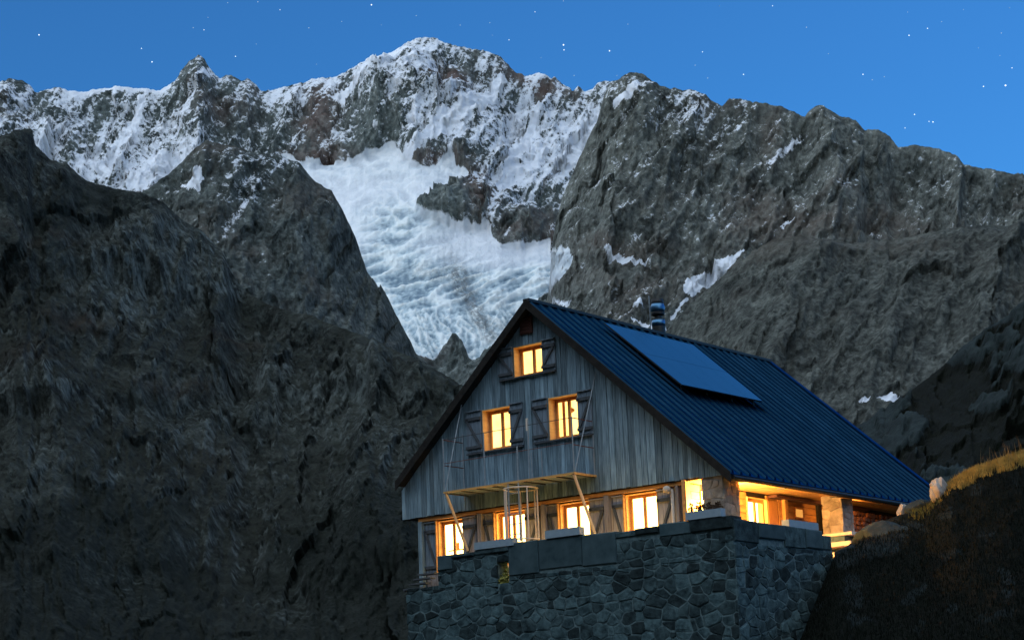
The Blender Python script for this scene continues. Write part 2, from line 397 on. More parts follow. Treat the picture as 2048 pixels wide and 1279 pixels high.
for cx, cy, rx, ry, a, rot in ((397,170,40,60,50,0),(850,170,130,70,60,-20),(848,305,40,26,25,0),(715,295,45,28,20,0),(915,320,30,35,20,0),(630,240,36,60,30,0),(940,415,90,32,25,-10),(1050,450,55,40,35,0),(1070,150,70,18,20,15)):
    disp = disp+a*blob(PX, PY, cx, cy, rx, ry, rot)*(1-gl)
P = relief(PX, PY, D, disp, .35, v)
zz, _ = nz(P)
diag = strk(X, Y, 52, 420, 36, 81); diag2 = strk(X, Y, 60, 260, 20, 83); ledge = strk(X, Y, -12, 120, 16, 85)
diag *= 1-.6*smooth(700, 560, PX)*smooth(350, 500, PX)
print('zzA',zz.mean()); cov = .59+.55*diag+.45*diag2+.40*strk(X, Y, 57, 90, 9, 87)+.30*ledge+.5*(zz-zz.mean())
cov += .16*blob(PX,PY,1100,280,110,110)+.10*blob(PX,PY,230,300,170,90)+.16*blob(PX,PY,300,330,120,40)+.14*blob(PX,PY,800,190,230,100)+.16*blob(PX,PY,1080,290,150,110)
for cx, cy, rx, ry, rot, d in ((710,238,52,28,0,-.6),(905,152,30,20,20,-.55),(938,133,13,12,0,-.4),(630,238,38,52,0,-.38),(720,297,42,24,15,-.6),(630,308,45,14,0,-.6),(848,308,38,25,15,-.75),(918,325,25,34,10,-.5),(797,272,20,32,0,-.45),(765,228,22,22,0,-.4),(930,410,85,30,15,-.55),(1045,455,62,36,10,-.8),(1085,375,35,45,-20,-.45),(1090,168,55,13,-20,-.5),(1025,135,22,10,-45,-.4),(395,150,25,35,0,-.22),(480,200,50,60,-30,-.22),(445,240,60,40,0,-.25),(400,190,60,20,0,-.15),(90,230,30,50,0,-.22),(560,260,60,60,0,-.26),(130,300,20,60,0,-.2),(870,95,30,10,0,-.2)):
    cov += .8*d*blob(wx, wy, cx, cy, rx, ry, rot)
for poly in ([(800,318),(848,292),(862,262),(905,222),(960,170),(1000,135),(1012,148),(985,185),(935,240),(892,285),(860,300),(820,330)], [(985,372),(1015,320),(1050,250),(1068,205),(1082,210),(1065,265),(1035,325),(1010,375)], [(660,200),(700,165),(745,150),(770,170),(720,200),(690,212)], [(255,350),(290,325),(340,300),(345,318),(330,345),(285,378),(250,370)], [(205,290),(255,235),(280,185),(292,188),(280,240),(225,310)], [(1120,330),(1165,255),(1195,210),(1200,225),(1160,300),(1130,345)]):
    cov += .75*inpoly(wx, wy, poly)
ssil = np.interp(PX, [s[0] for s in silA], [s[1] for s in silA])
cov += .9*smooth(9, 3, PY-ssil)*(np.abs(PX-240) < 100)
cov -= smooth(360, 420, PY)*smooth(1000, 900, PX)*.5
cov -= smooth(560, 640, PY)*1.0
red = .55*blob(PX,PY,905,152,45,22)+.6*blob(PX,PY,1075,160,80,16,-20)+.5*blob(PX,PY,640,230,40,80)+.5*blob(PX,PY,860,322,50,12)+.4*blob(PX,PY,650,312,60,12)+.3*blob(PX,PY,450,215,60,25)
M_FAR = rockmat('snowy_rock', [(.040,.052,.052),(.092,.110,.108),(.175,.20,.195)], (.17, .10, .085), sc=.022)
mA = grid_mesh('snowy_mountain', P, M_FAR, dict(snow=cov, ice=gl, crev=crev, dirt=dirt, red=red, icep=icep)); tag(mA, kind='structure')

# --- B: the long rock wall on the right
silB = [(1040,820),(1060,720),(1085,640),(1098,580),(1103,500),(1112,440),(1128,385),(1150,335),(1172,285),(1195,240),(1208,190),(1218,168),(1240,160),(1252,150),(1270,147),(1290,150),(1305,163),(1325,175),(1350,178),(1385,180),(1410,190),(1430,205),(1445,212),(1458,197),(1480,196),(1500,200),(1520,205),(1545,206),(1570,215),(1590,225),(1610,232),(1620,220),(1640,212),(1660,220),(1680,235),(1710,240),(1730,260),(1755,258),(1780,270),(1798,295),(1812,290),(1830,287),(1860,290),(1890,300),(1915,312),(1930,328),(1960,332),(1990,338),(2048,346),(2200,380),(2500,430)]
PX, PY, D, v = layer(1045, 2500, 560, silB, 1000, 330, 3500, 2700, 5, 8)
X, Y = lat(PX, PY, D); wx = PX+8*fbm(PX/30, PY/30, 191, 4); wy = PY+8*fbm(PX/30+9, PY/30, 192, 4)
rib = ridged((X+60*fbm(X/300, Y/300, 5, 3))/175, Y/900, 103, 4)
skew = ridged((X-Y*.75)/240, (Y+X*.4)/600, 113, 5)
wr = smooth(1520, 1640, PX)*smooth(520, 430, PY)
disp = 60*(ridged(X/600, Y/800, 105, 3)-.4)+wr*95*(rib-.4)+(1-wr)*48*(skew-.4)+22*crag(X, Y, 60, 123, .45, 2.2)+12*ridged((X-Y*.35)/34, Y/120, 125, 4)+7*fbm(X/22, Y/20, 133, 5, .68)
P = relief(PX, PY, D, disp, .3, v, .04)
zz, _ = nz(P)
cov = .10+.5*(zz-zz.mean())+.45*strk(X, Y, 45, 150, 14, 181)+.12*smooth(300, 200, PY)*smooth(1700, 1500, PX)
for cx, cy, rx, ry, rot, d in ((1340,195,50,10,15,.35),(1375,235,55,30,40,.42),(1310,250,40,25,40,.2),(1480,205,18,12,0,.3),(1560,310,60,10,48,.55),(1590,275,28,7,48,.5),(1450,240,40,30,40,.22),(1505,215,14,12,0,.2),(1380,330,60,30,40,.18),(1250,330,60,80,30,.1),(1350,350,50,60,30,.1),(1280,470,20,25,30,.15)):
    cov += d*blob(wx, wy, cx, cy, rx, ry, rot)
for poly in ([(1225,205),(1265,182),(1300,168),(1308,172),(1262,202),(1228,215)], [(1208,508),(1235,501),(1265,502),(1295,515),(1300,521),(1260,512),(1215,516)], [(1365,585),(1372,570),(1385,555),(1408,545),(1425,532),(1450,535),(1486,517),(1480,528),(1455,548),(1430,560),(1405,575),(1385,598),(1370,600)], [(1335,645),(1372,602),(1378,604),(1345,640)], [(1265,625),(1278,615),(1288,632),(1272,636)], [(1100,604),(1120,600),(1145,608),(1135,616),(1108,612)], [(1300,655),(1330,660),(1392,676),(1390,686),(1300,668)], [(1560,462),(1585,447),(1588,452),(1566,466)], [(1260,655),(1300,660),(1296,668),(1262,662)]):
    cov += 1.0*inpoly(wx*.5+PX*.5, wy*.5+PY*.5, poly)
red = .6*blob(PX,PY,1240,500,90,18)+.4*blob(PX,PY,1540,260,25,60)+.35*blob(PX,PY,1620,460,80,20)+.25*blob(PX,PY,1180,560,80,40)+.2*blob(PX,PY,1800,500,200,40)
lobe = inpoly(wx*.5+PX*.5, wy*.5+PY*.5, [(1040,470),(1101,480),(1103,512),(1140,512),(1149,530),(1125,560),(1100,582),(1065,612),(1040,640)]).astype(float)
for _ in range(2): lobe = (lobe+np.roll(lobe,1,0)+np.roll(lobe,-1,0)+np.roll(lobe,1,1)+np.roll(lobe,-1,1))/5
ipb = ridged((X+Y*.5)/70, (Y-X*.35)/24, 63, 4)
dust = .5*blob(PX,PY,1260,340,60,110,0)
M_WALL = rockmat('grey_rock_wall', [(.040,.045,.043),(.100,.110,.102),(.175,.188,.172)], (.115, .085, .07), sc=.024)
mB = grid_mesh('rock_wall', P, M_WALL, dict(snow=cov, red=red, ice=lobe, crev=lobe*.45, dirt=lobe*0, icep=ipb)); tag(mB, kind='structure')

# --- B2: lower brown shoulder in front of it
silB2 = [(1230,760),(1290,700),(1335,655),(1385,602),(1440,557),(1480,524),(1510,500),(1545,480),(1600,472),(1650,482),(1700,490),(1760,482),(1830,470),(1900,458),(1980,452),(2048,458),(2200,470),(2500,500)]
PX, PY, D, v = layer(1230, 2500, 420, silB2, 1020, 220, 2620, 1900, 5, 12)
X, Y = lat(PX, PY, D); wx = PX+8*fbm(PX/30, PY/30, 291, 4); wy = PY+8*fbm(PX/30+9, PY/30, 292, 4)
disp = 60*(ridged((X-Y*.5)/420, Y/700, 205, 4)-.4)+14*crag(X, Y, 50, 213, .5, 2.0)+14*ridged((X-Y*.4)/50, Y/170, 215, 4)+6*fbm(X/20, Y/18, 223, 5, .66)
P = relief(PX, PY, D, disp, .3, v, .06)
cov = -.5+0*PX
for poly in ([(1752,794),(1770,790),(1784,780),(1790,788),(1806,794),(1800,804),(1775,804)], [(1715,800),(1740,798),(1736,806),(1718,806)]):
    cov += 1.6*inpoly(wx*.3+PX*.7, wy*.3+PY*.7, poly)
red = .25*blob(PX,PY,1650,500,300,30)
M_SHO = rockmat('brown_rock', [(.022,.026,.025),(.055,.061,.056),(.10,.110,.100)], (.078, .065, .052), sc=.03, ice=False)
mB2 = grid_mesh('mountain_shoulder', P, M_SHO, dict(snow=cov, red=red)); tag(mB2, kind='structure')

# --- C: dark spur left of the glacier
silC = [(120,520),(200,440),(285,382),(340,345),(385,300),(413,282),(450,290),(516,308),(560,310),(600,327),(630,363),(664,382),(690,430),(712,480),(735,545),(765,590),(800,645),(832,705),(900,765),(960,810),(1060,860)]
PX, PY, D, v = layer(120, 1060, 400, silC, 960, 280, 3000, 2300, 4, 18)
X, Y = lat(PX, PY, D); wx = PX+8*fbm(PX/30, PY/30, 391, 4); wy = PY+8*fbm(PX/30+9, PY/30, 392, 4)
disp = 60*(ridged((X+Y*.3)/400, Y/600, 305, 4)-.4)+20*crag(X, Y, 60, 313, .5, 1.8)+12*ridged((X-Y*.3)/50, Y/120, 315, 4)+7*fbm(X/28, Y/24, 323, 5, .62)
P = relief(PX, PY, D, disp, .3, v, .05)
zz, _ = nz(P)
cov = .06+.5*(zz-zz.mean())+.55*strk(X, Y, 50, 130, 18, 381)+.16*smooth(480, 330, PY)
for cx, cy, rx, ry, rot, d in ((465,440,25,55,-20,.3),(505,370,40,40,30,.28),(480,330,60,20,0,.12),(600,400,60,60,0,-.25),(380,420,50,30,0,-.25),(560,322,40,10,0,.2)):
    cov += d*blob(wx, wy, cx, cy, rx, ry, rot)
cov += 1.0*inpoly(wx, wy, [(362,372),(385,352),(408,343),(408,362),(400,378),(375,380)])
cov -= smooth(520, 620, PY)*.6
red = .45*blob(PX,PY,430,300,70,20)+.2*blob(PX,PY,640,380,60,30)+.2*blob(PX,PY,400,450,60,60)
M_SPUR = rockmat('dark_spur_rock', [(.026,.034,.034),(.065,.078,.076),(.12,.14,.135)], (.10, .075, .06), sc=.03, ice=False)
mC = grid_mesh('rock_spur', P, M_SPUR, dict(snow=cov, red=red)); tag(mC, kind='structure')

# --- D: near valley side at left
silD = [(-500,250),(-200,240),(-60,262),(0,275),(40,264),(65,263),(72,294),(103,325),(137,332),(158,352),(175,363),(227,373),(285,383),(323,400),(344,421),(368,442),(406,462),(433,493),(447,505),(465,545),(486,575),(520,597),(557,614),(620,630),(700,662),(765,690),(830,718),(900,757),(960,800),(1060,860),(1250,960)]
PX, PY, D, v = layer(-500, 1250, 620, silD, 1520, 430, lambda u: np.interp(u, [-500, 430, 830, 1250], [1500, 1500, 1250, 1100]), 520, 3, 23, 1.0)
X, Y = lat(PX, PY, D); K = D/D.mean(); wx = PX+10*fbm(PX/40, PY/40, 491, 4); wy = PY+10*fbm(PX/40+9, PY/40, 492, 4)
h = Y+55*fbm(X/160, Y/110, 405, 5)+.12*X
fr = (h/72) % 1.0
terr = smooth(0, .25, fr)*(1-fr)*1.35
disp = (34*(ridged(X/230, Y/420, 407, 3)-.4)+16*(ridged((X-Y*.25)/75, Y/210, 409, 3)-.4)+10*terr+7*crag(X, Y, 26, 413, .25, 2.2)+2.4*crag(X, Y, 9, 443, .1, 1.8)+5*ridged(X/13, Y/60, 447, 4)*smooth(.1, .7, .5+fbm(X/90+3, Y/60, 453, 5, .6))+2*fbm(X/9, Y/9, 423, 5, .65)+5*ridged((X+Y)/50, (Y-X)/50, 433, 5))*K
P = relief(PX, PY, D, disp, .3, v, .04)
zz, _ = nz(P)
zs = zz.copy()
for _ in range(2): zs = (zs+np.roll(zs,1,0)+np.roll(zs,-1,0)+np.roll(zs,1,1)+np.roll(zs,-1,1))/5
soil = np.clip(smooth(.55, .8, zs)*.9+smooth(.0, .4, fbm(X/70, Y/22, 443, 5, .6))*.8-.1, 0, 1)*smooth(420, 620, PY+40*fbm(X/90, Y/90, 3, 3))+.15
veg_shade = smooth(.05, .45, fbm(X/120, Y/90, 463, 5, .6)+.75*smooth(900, 1200, PY)+.3*blob(PX, PY, 120, 1230, 260, 160)-.15)  # patchy plants, plus valley-bottom and left-corner shade painted in as darker colour
cliff = np.clip(smooth(.0, .35, fbm(X/90+3, Y/60, 453, 5, .6)+.1)*smooth(.75, .5, zs)*1.1, 0, 1)
for cx, cy, rx, ry in ((370,820,150,60),(560,800,130,50),(290,640,70,40),(700,1000,80,60),(230,1150,80,60),(590,1200,90,50),(760,860,70,60),(90,930,50,60),(440,560,60,50),(860,960,70,70),(330,470,80,40)):
    cliff = np.clip(cliff+.9*blob(wx, wy, cx, cy, rx, ry), 0, 1)
red = .9*blob(wx,wy,160,665,60,16)+.6*blob(wx,wy,360,770,90,14)+.6*blob(wx,wy,480,680,70,12)+.5*blob(wx,wy,60,740,60,30)+.5*blob(wx,wy,90,500,80,14)+.3*blob(wx,wy,420,900,60,30)
def nearrock():
    m, nt, b = nodes('valley_side_rock'); v3 = coords(nt, (1, 1, 1), world=True)
    n1 = noise(nt, v3, .06, 10, .76); n3 = noise(nt, v3, .3, 6, .7)
    rock = ramp(nt, n1, [(.36, (.016,.021,.020)), (.5, (.052,.064,.060)), (.64, (.125,.145,.135))])
    rock = mix(nt, 1.0, rock, ramp(nt, n3, [(.34, .35), (.5, 1.0), (.64, 1.8)]), 'MULTIPLY')
    n2 = noise(nt, v3, .009, 4, .6); rock = mix(nt, 1.0, rock, ramp(nt, n2, [(.38, .60), (.62, 1.15)]), 'MULTIPLY')
    sn = noise(nt, coords(nt, (.14, .14, .06), world=True), 1.0, 8, .68)
    rock = mix(nt, mth(nt, 'MULTIPLY', ramp(nt, sn, [(.47, 0), (.60, 1)]), attr(nt, 'cliff')), rock, (.17, .205, .20))
    sn2 = noise(nt, coords(nt, (.08, .08, .06), (0, .5, 0), world=True), 1.0, 9, .74)
    rock = mix(nt, 1.0, rock, ramp(nt, sn2, [(.38, .45), (.50, .95), (.66, 1.3)]), 'MULTIPLY')
    rock = mix(nt, mth(nt, 'MULTIPLY', attr(nt, 'soil'), ramp(nt, n3, [(.38, .05), (.58, .75)])), rock, (.026, .031, .022))
    rock = mix(nt, mth(nt, 'MULTIPLY', attr(nt, 'veg_shade'), ramp(nt, n3, [(.4, .45), (.62, 1)])), rock, (.010, .016, .013))
    rock = mix(nt, mth(nt, 'MULTIPLY', attr(nt, 'red'), ramp(nt, n3, [(.35, .15), (.6, .6)])), rock, (.060, .034, .022))
    nt.links.new(rock, b.inputs['Base Color']); b.inputs['Roughness'].default_value = .95; b.inputs['Specular IOR Level'].default_value = .08
    bump(nt, mth(nt, 'ADD', n1, mth(nt, 'MULTIPLY', n3, .5)), 1.0, 10.0, b); return m
mD = grid_mesh('valley_side', P, nearrock(), dict(red=red, soil=soil, cliff=cliff, veg_shade=veg_shade)); tag(mD, kind='structure')

# --- E: dark rocky slope behind the hut on the right
silE = [(1560,1040),(1640,940),(1700,872),(1720,852),(1745,838),(1757,824),(1768,826),(1790,802),(1830,775),(1880,735),(1930,690),(1985,652),(2048,615),(2200,540),(2500,420)]
PX, PY, D, v = layer(1560, 2500, 300, silE, 1120, 200, 190, 85, 5, 31)
X, Y = lat(PX, PY, D)
rk = smooth(.0, .16, fbm((X+Y*.5)/8, (Y-X*.6)/4.5, 505, 5, .55)+.02)
disp = 2.2*(ridged(X/22, Y/16, 507, 4)-.4)+1.5*rk+.9*fbm(X/2.6, Y/2.0, 513, 5, .65)+1.5*crag(X, Y, 5.5, 515, .4, 1.0)
P = relief(PX, PY, D, disp, .4, v, .04)
def slopemat(name, rockc, soilc, s=1.0):
    m, nt, b = nodes(name); v3 = coords(nt, (1, 1, 1), world=True)
    n1 = noise(nt, v3, .9*s, 8, .7); n3 = noise(nt, v3, 5*s, 5, .7)
    rock = ramp(nt, n1, [(.33, tuple(c*.35 for c in rockc)), (.68, rockc)])
    soil = ramp(nt, n3, [(.35, tuple(c*.4 for c in soilc)), (.65, soilc)])
    rf = ramp(nt, mth(nt, 'ADD', attr(nt, 'rock'), mth(nt, 'MULTIPLY', mth(nt, 'SUBTRACT', n3, .5), .9)), [(.42, 0), (.6, 1)])
    nt.links.new(mix(nt, rf, soil, rock), b.inputs['Base Color']); b.inputs['Roughness'].default_value = .95; b.inputs['Specular IOR Level'].default_value = .08
    bump(nt, mth(nt, 'ADD', n1, mth(nt, 'MULTIPLY', n3, .4)), .8, .3/s, b); return m
mE = grid_mesh('rocky_slope', P, slopemat('dark_slope', (.028, .043, .045), (.006, .009, .006), .5), dict(rock=rk)); tag(mE, kind='structure')

# --- F: near grassy hillside beside the hut
silF = [(1500,1420),(1560,1340),(1600,1279),(1640,1180),(1672,1106),(1700,1088),(1730,1062),(1760,1044),(1800,1029),(1850,1018),(1875,990),(1900,962),(1950,938),(2000,921),(2048,906),(2150,872),(2300,830),(2600,760)]
YF = lambda u: np.interp(u, [1500, 1600, 1672, 1760, 1880, 2048, 2300, 2600], [-3.0, .2, 3.2, 5.2, 6.0, 7.2, 9.0, 11.0])
def DF(u):
    s = np.array(silF, float); yt = np.interp(u, s[:, 0], s[:, 1]); d = ray(u, yt); return (YF(u)-CAM[1])/d[:, 1]
PX, PY, D, v = layer(1500, 2600, 420, silF, 2150, 260, DF, lambda u: np.full(len(u), 9.0), 2.0, 41)
t = v[None, :]; DT = DF(PX[:, 0])[:, None]
D = DT-(1-t)**.9*30-(1-t)**2*8          # steeper just below the crest
rollof = np.exp(-((1-t)/.03))
X, Y = lat(PX, PY, D)
rk = smooth(.0, .25, fbm(PX/60, PY/34, 605, 4, .55)-.12)*.8+1.2*blob(PX, PY, 1760, 1085, 62, 36, 25)+.9*blob(PX, PY, 1690, 1120, 25, 25)
rk = np.clip(rk, 0, 1.1)
disp = .35*fbm(X/2.4, Y/1.6, 607, 4)+.12*ridged(X/.5, Y/.4, 613, 4)+.28*blob(PX, PY, 1765, 1085, 70, 32, 25)
P = relief(PX, PY, D, disp, .4, v, .05)
# roll over the crest and fall away behind it
back = []
top = P[:, -1]; dirn = ray(PX[:, -1], PY[:, -1]).copy(); dirn[:, 2] = 0; dirn /= np.linalg.norm(dirn, axis=1, keepdims=True)
for d_, z_ in ((.25, -.03), (.6, -.12), (1.2, -.35), (2.2, -.9), (4, -2.4), (7, -5.0)):
    back.append(top+dirn*d_+np.array([0, 0, z_]))
P = np.concatenate([P, np.stack(back, 1)], 1); rk = np.concatenate([rk, np.repeat(rk[:, -1:], 6, 1)], 1)
PF = P
mF = grid_mesh('hillside', P, slopemat('hillside_turf', (.014, .022, .024), (.003, .005, .003), 1.4), dict(rock=rk)); tag(mF, kind='structure')

# --- ground sheet reaching the horizon
rad = np.concatenate([np.linspace(0, 60, 40), np.geomspace(65, 9000, 50)]); az = np.linspace(0, 2*np.pi, 121)
R_, A_ = np.meshgrid(rad, az, indexing='ij')
gz = -8.5+.075*np.minimum(R_, 52)+.25*fbm(R_*np.cos(A_)/7, R_*np.sin(A_)/7, 77, 4)
G = np.stack([CAM[0]+R_*np.cos(A_), CAM[1]+R_*np.sin(A_), gz], -1)
tag(grid_mesh('ground', G, simple('dark_turf', (.012, .014, .008), (.03, .03, .016), (1, 1, 1), .95, nscale=1.2, detail=8, spec=.1)), kind='structure')

# added unseen ridge behind the camera, shading the valley floor from the dusk glow
az = np.radians(np.linspace(118, 300, 90)); el = np.linspace(0, 1, 40); A_, E_ = np.meshgrid(az, el, indexing='ij')
rr = 260+900*E_; hgt = (760+110*fbm(A_*6, A_*0+2, 7, 4))*np.sin(np.clip(np.minimum(A_-az[0], az[-1]-A_)*2.2, 0, np.pi/2))*E_**1.15
OP = np.stack([CAM[0]+np.sin(A_)*rr, CAM[1]+np.cos(A_)*rr, -9+hgt+18*fbm(A_*30, E_*9, 8, 5)*E_], -1)
bk = OP[:, -1:].copy(); bk[..., 0] += np.sin(az)[:, None]*700; bk[..., 1] += np.cos(az)[:, None]*700; bk[..., 2] = -9
tag(grid_mesh('added_shading_ridge', np.concatenate([OP, bk], 1), simple('shading_ridge_rock', (.03, .035, .03), (.09, .095, .09), (.02, .02, .02), .95, detail=8, spec=.1)), kind='structure')

# ------------------------------------------------------------------ the hut
XR, HR, TT, XL_, XE, YB, OV = 5.232, 5.617, .8885, .09, 11.627, 12.62, .39
ZL = HR-TT*(XR-XL_); ZE = HR-TT*(XE-XR)
zroof = lambda x: HR-TT*abs(x-XR)
hut = thing('mountain_hut', 'timber mountain hut with lit windows, metal roof and solar panel above the stone terrace', 'hut', (5.5, 6, -2.2))

WIN_UP = [(4.42, 5.46, 3.555, 4.44), (3.18, 4.22, 1.60, 2.80), (5.59, 6.62, 1.60, 2.80)]
WIN_LO = [(1.21, 2.16), (3.39, 4.45), (5.68, 6.70), (7.91, 8.94)]
def board(x0, x1, za, zb0, zb1, y0, y1, mat, name='board', g=.006):
    x0 += g; x1 -= g
    MB().hexa([(x0, y0, za), (x1, y0, za), (x1, y1, za), (x0, y1, za), (x0, y0, zb0), (x1, y0, zb1), (x1, y1, zb1), (x0, y1, zb0)]).build(name, mat, hut)
cuts = sorted({0.0, 11.25} | {w[k] for w in WIN_UP for k in (0, 1)})
xs = []
for a, b in zip(cuts[:-1], cuts[1:]):
    n = max(1, round((b-a)/.168)); w = np.ones(n)+rng.uniform(-.22, .22, n); w = np.cumsum(w)/w.sum()
    e = [a]+[a+(b-a)*k for k in w]; xs += list(zip(e[:-1], e[1:]))
for a, b in xs:
    dy = random.uniform(-.014, .014); zb = 0 if a < 10.44 else -.02
    zt0, zt1 = zroof(a)-.13, zroof(b)-.13
    if a < XR < b: zt0 = zt1 = min(zt0, zt1)
    z0 = zb+random.uniform(-.012, .012)
    for w in sorted(WIN_UP, key=lambda w: w[2]):
        if w[0]-.01 <= a and b <= w[1]+.01:
            board(a, b, z0, w[2], w[2], -.03+dy, .0+dy, M_SID); z0 = w[3]
    if min(zt0, zt1)-z0 > .03: board(a, b, z0, zt0, zt1, -.03+dy, .0+dy, M_SID)
# wall cores (closed walls behind the boards, with openings)
c = MB(); lim = sorted({0.04, 11.2} | {w[k] for w in WIN_UP for k in (0, 1)} | {XR})
for a, b in zip(lim[:-1], lim[1:]):
    z0 = .01
    for w in sorted(WIN_UP, key=lambda w: w[2]):
        if w[0]-.01 <= a and b <= w[1]+.01:
            c.box(a, b, .02, .16, z0, w[2]); z0 = w[3]
    c.hexa([(a, .02, z0), (b, .02, z0), (b, .16, z0), (a, .16, z0), (a, .02, zroof(a)-.16), (b, .02, zroof(b)-.16), (b, .16, zroof(b)-.16), (a, .16, zroof(a)-.16)])
tag(c.build('gable_wall', M_DARK, hut))
c = MB(); lim = [.62]+[x for w in WIN_LO for x in w]+[9.9]
for k in range(0, len(lim), 2): c.box(lim[k], lim[k+1], .22, .36, -2.2, -.01)
for w in WIN_LO: c.box(w[0], w[1], .22, .36, -2.2, -1.66); c.box(w[0], w[1], .22, .36, -.16, -.01)
c.build('ground_floor_wall', M_DARK, hut)
# ground floor boards between the windows
segs = [(.72, WIN_LO[0][0])]+[(WIN_LO[k][1], WIN_LO[k+1][0]) for k in range(3)]+[(WIN_LO[3][1], 9.86)]
for a, b in segs:
    n = max(1, round((b-a)/.15))
    for k in range(n):
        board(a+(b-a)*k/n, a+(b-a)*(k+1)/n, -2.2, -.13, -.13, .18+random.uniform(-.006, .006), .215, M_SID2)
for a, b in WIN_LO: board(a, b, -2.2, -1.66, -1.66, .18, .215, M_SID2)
MB().box(.55, 9.95, .05, .20, -.125, -.004).build('header_beam', M_SASH, hut)
MB().box(.02, 9.95, .0, .05, -.035, .0).build('drip_board', M_DARK, hut)
for x in (.55, 2.80, 5.12, 7.28): MB().box(x, x+.14, .03, .175, -2.2, -.126).build('post', M_SID2 if x > 1 else M_SID, hut)
MB().box(9.62, 9.70, .03, .12, -2.2, -.126).build('post', M_SID2, hut)
MB().box(9.86, 9.99, -.02, .2, -2.2, -.002).build('corner_post', M_WARM, hut)
MB().tube((9.50, .06, -2.2), (9.50, .06, -.2), .045, 10).build('downpipe', M_PLAST, hut, True)
MB().lathe((9.42, -.06, -.30), [(.03, 0), (.09, .02), (.11, .09), (.09, .16), (.03, .19)], 14).build('wall_lamp', M_PLAST, hut, True)

# floors and remaining walls
MB().box(.04, 11.15, .165, 12.2, -.004, .08).build('upper_floor', M_DARK, hut)
c = MB(); c.box(0, .16, .17, 12.2, .081, zroof(.08)-.2).build('left_wall', M_SID, hut)
MB().box(.6, .74, .37, 12.2, -2.2, -.006).build('left_ground_wall', M_SID2, hut)
c = MB()
c.hexa([(0, 12.2, -2.2), (9.9, 12.2, -2.2), (9.9, 12.35, -2.2), (0, 12.35, -2.2), (0, 12.2, -.01), (9.9, 12.2, -.01), (9.9, 12.35, -.01), (0, 12.35, -.01)])
for a, b in ((0.2, XR), (XR, 11.2)): c.hexa([(a, 12.2, .0), (b, 12.2, .0), (b, 12.35, .0), (a, 12.35, .0), (a, 12.2, zroof(a)-.25), (b, 12.2, zroof(b)-.25), (b, 12.35, zroof(b)-.25), (a, 12.35, zroof(a)-.25)])
c.build('back_wall', M_SID, hut)

# windows
def window(MP, u0, u1, z0, z1, cm, dep=.28, deco=False, look=0):
    """MP(u, d, z) maps across / into the wall / up to the world"""
    def bx(mb, a, b, d0, d1, e, f):
        mb.hexa([MP(a, d0, e), MP(b, d0, e), MP(b, d1, e), MP(a, d1, e), MP(a, d0, f), MP(b, d0, f), MP(b, d1, f), MP(a, d1, f)])
    t = .022; c = MB()
    bx(c, u0, u0+t, -.035, dep+.09, z0, z1); bx(c, u1-t, u1, -.035, dep+.09, z0, z1)
    bx(c, u0+t, u1-t, -.035, dep+.09, z1-t, z1); bx(c, u0+t, u1-t, -.035, dep+.09, z0, z0+t)
    w = c.build('window', M_REV, hut)
    c = MB(); a, b, e, f = u0+t, u1-t, z0+t, z1-t; q = .05
    for s in ((a, a+q, e, f), (b-q, b, e, f), (a+q, b-q, f-q, f), (a+q, b-q, e, e+q)): bx(c, s[0], s[1], dep-.03, dep+.04, s[2], s[3])
    c.build('window_frame', M_SASH, w)
    mid = (a+b)/2
    for (s0, s1) in ((a+q, mid-.002), (mid+.002, b-q)):
        c = MB(); r = .045; g0, g1 = e+q, f-q
        for s in ((s0, s0+r, g0, g1), (s1-r, s1, g0, g1), (s0+r, s1-r, g1-r, g1), (s0+r, s1-r, g0, g0+r)): bx(c, s[0], s[1], dep-.045, dep+.0, s[2], s[3])
        c.build('sash', M_SASH, w)
        c = MB(); bx(c, s0+r, s1-r, dep-.026, dep-.018, g0+r, g1-r); c.build('pane', M_GLASS, w)
    c = MB(); bx(c, u0-.45, u1+.25, dep+.34, dep+.36, z0-.15, z1+.15); c.build('lit_curtain', cm, w)
    # side linings of the room niche so that no dark gap shows
    c = MB(); bx(c, u0-.47, u0-.45, dep+.09, dep+.36, z0-.15, z1+.15); bx(c, u1+.25, u1+.27, dep+.09, dep+.36, z0-.15, z1+.15)
    bx(c, u0-.45, u1+.25, dep+.09, dep+.34, z1+.15, z1+.17); bx(c, u0-.45, u1+.25, dep+.09, dep+.34, z0-.17, z0-.15)
    c.build('room_lining', M_CEIL, w)
    if look & 1: c = MB(); bx(c, b-.17, b-.02, dep+.14, dep+.16, e, f); c.build('curtain_fold', M_FOLD, w)
    if look & 2: c = MB(); bx(c, a+.02, a+.20, dep+.14, dep+.16, e, f); c.build('curtain_fold', M_FOLD, w)
    if look & 4: c = MB(); bx(c, a, b, dep+.20, dep+.22, e+.42*(f-e), e+.45*(f-e)); bx(c, a+.3, a+.42, dep+.20, dep+.22, e+.45*(f-e), e+.58*(f-e)); c.build('shelf', M_FOLD, w)
    if deco:
        c = MB(); bx(c, a+.10, a+.19, dep+.16, dep+.18, e, f); c.build('curtain_fold', M_WARM, w)
        p = MP(mid-.07, dep+.15, f-.33)
        m = MB(); m.lathe((p[0], p[1], p[2]-.07), [(.02, 0), (.09, .04), (.10, .09), (.05, .13), (.01, .15)], 12); m.tube((p[0], p[1], p[2]+.07), (p[0], p[1], p[2]+.32), .008, 6)
        m.build('hanging_lamp', M_WARM, w, True)
    return w
fr = lambda u, d, z: (u, d, z)
for k, w in enumerate(WIN_UP): window(fr, *w, M_CURT, deco=(k == 2), look=(0, 1, 0)[k])
lo = lambda u, d, z: (u, d+.20, z)
for k, w in enumerate(WIN_LO): window(lo, w[0], w[1], -1.66, -.16, (M_CURT_G, M_CURT_G2)[k in (0, 2)], dep=.16, look=(4, 2, 1, 0)[k])

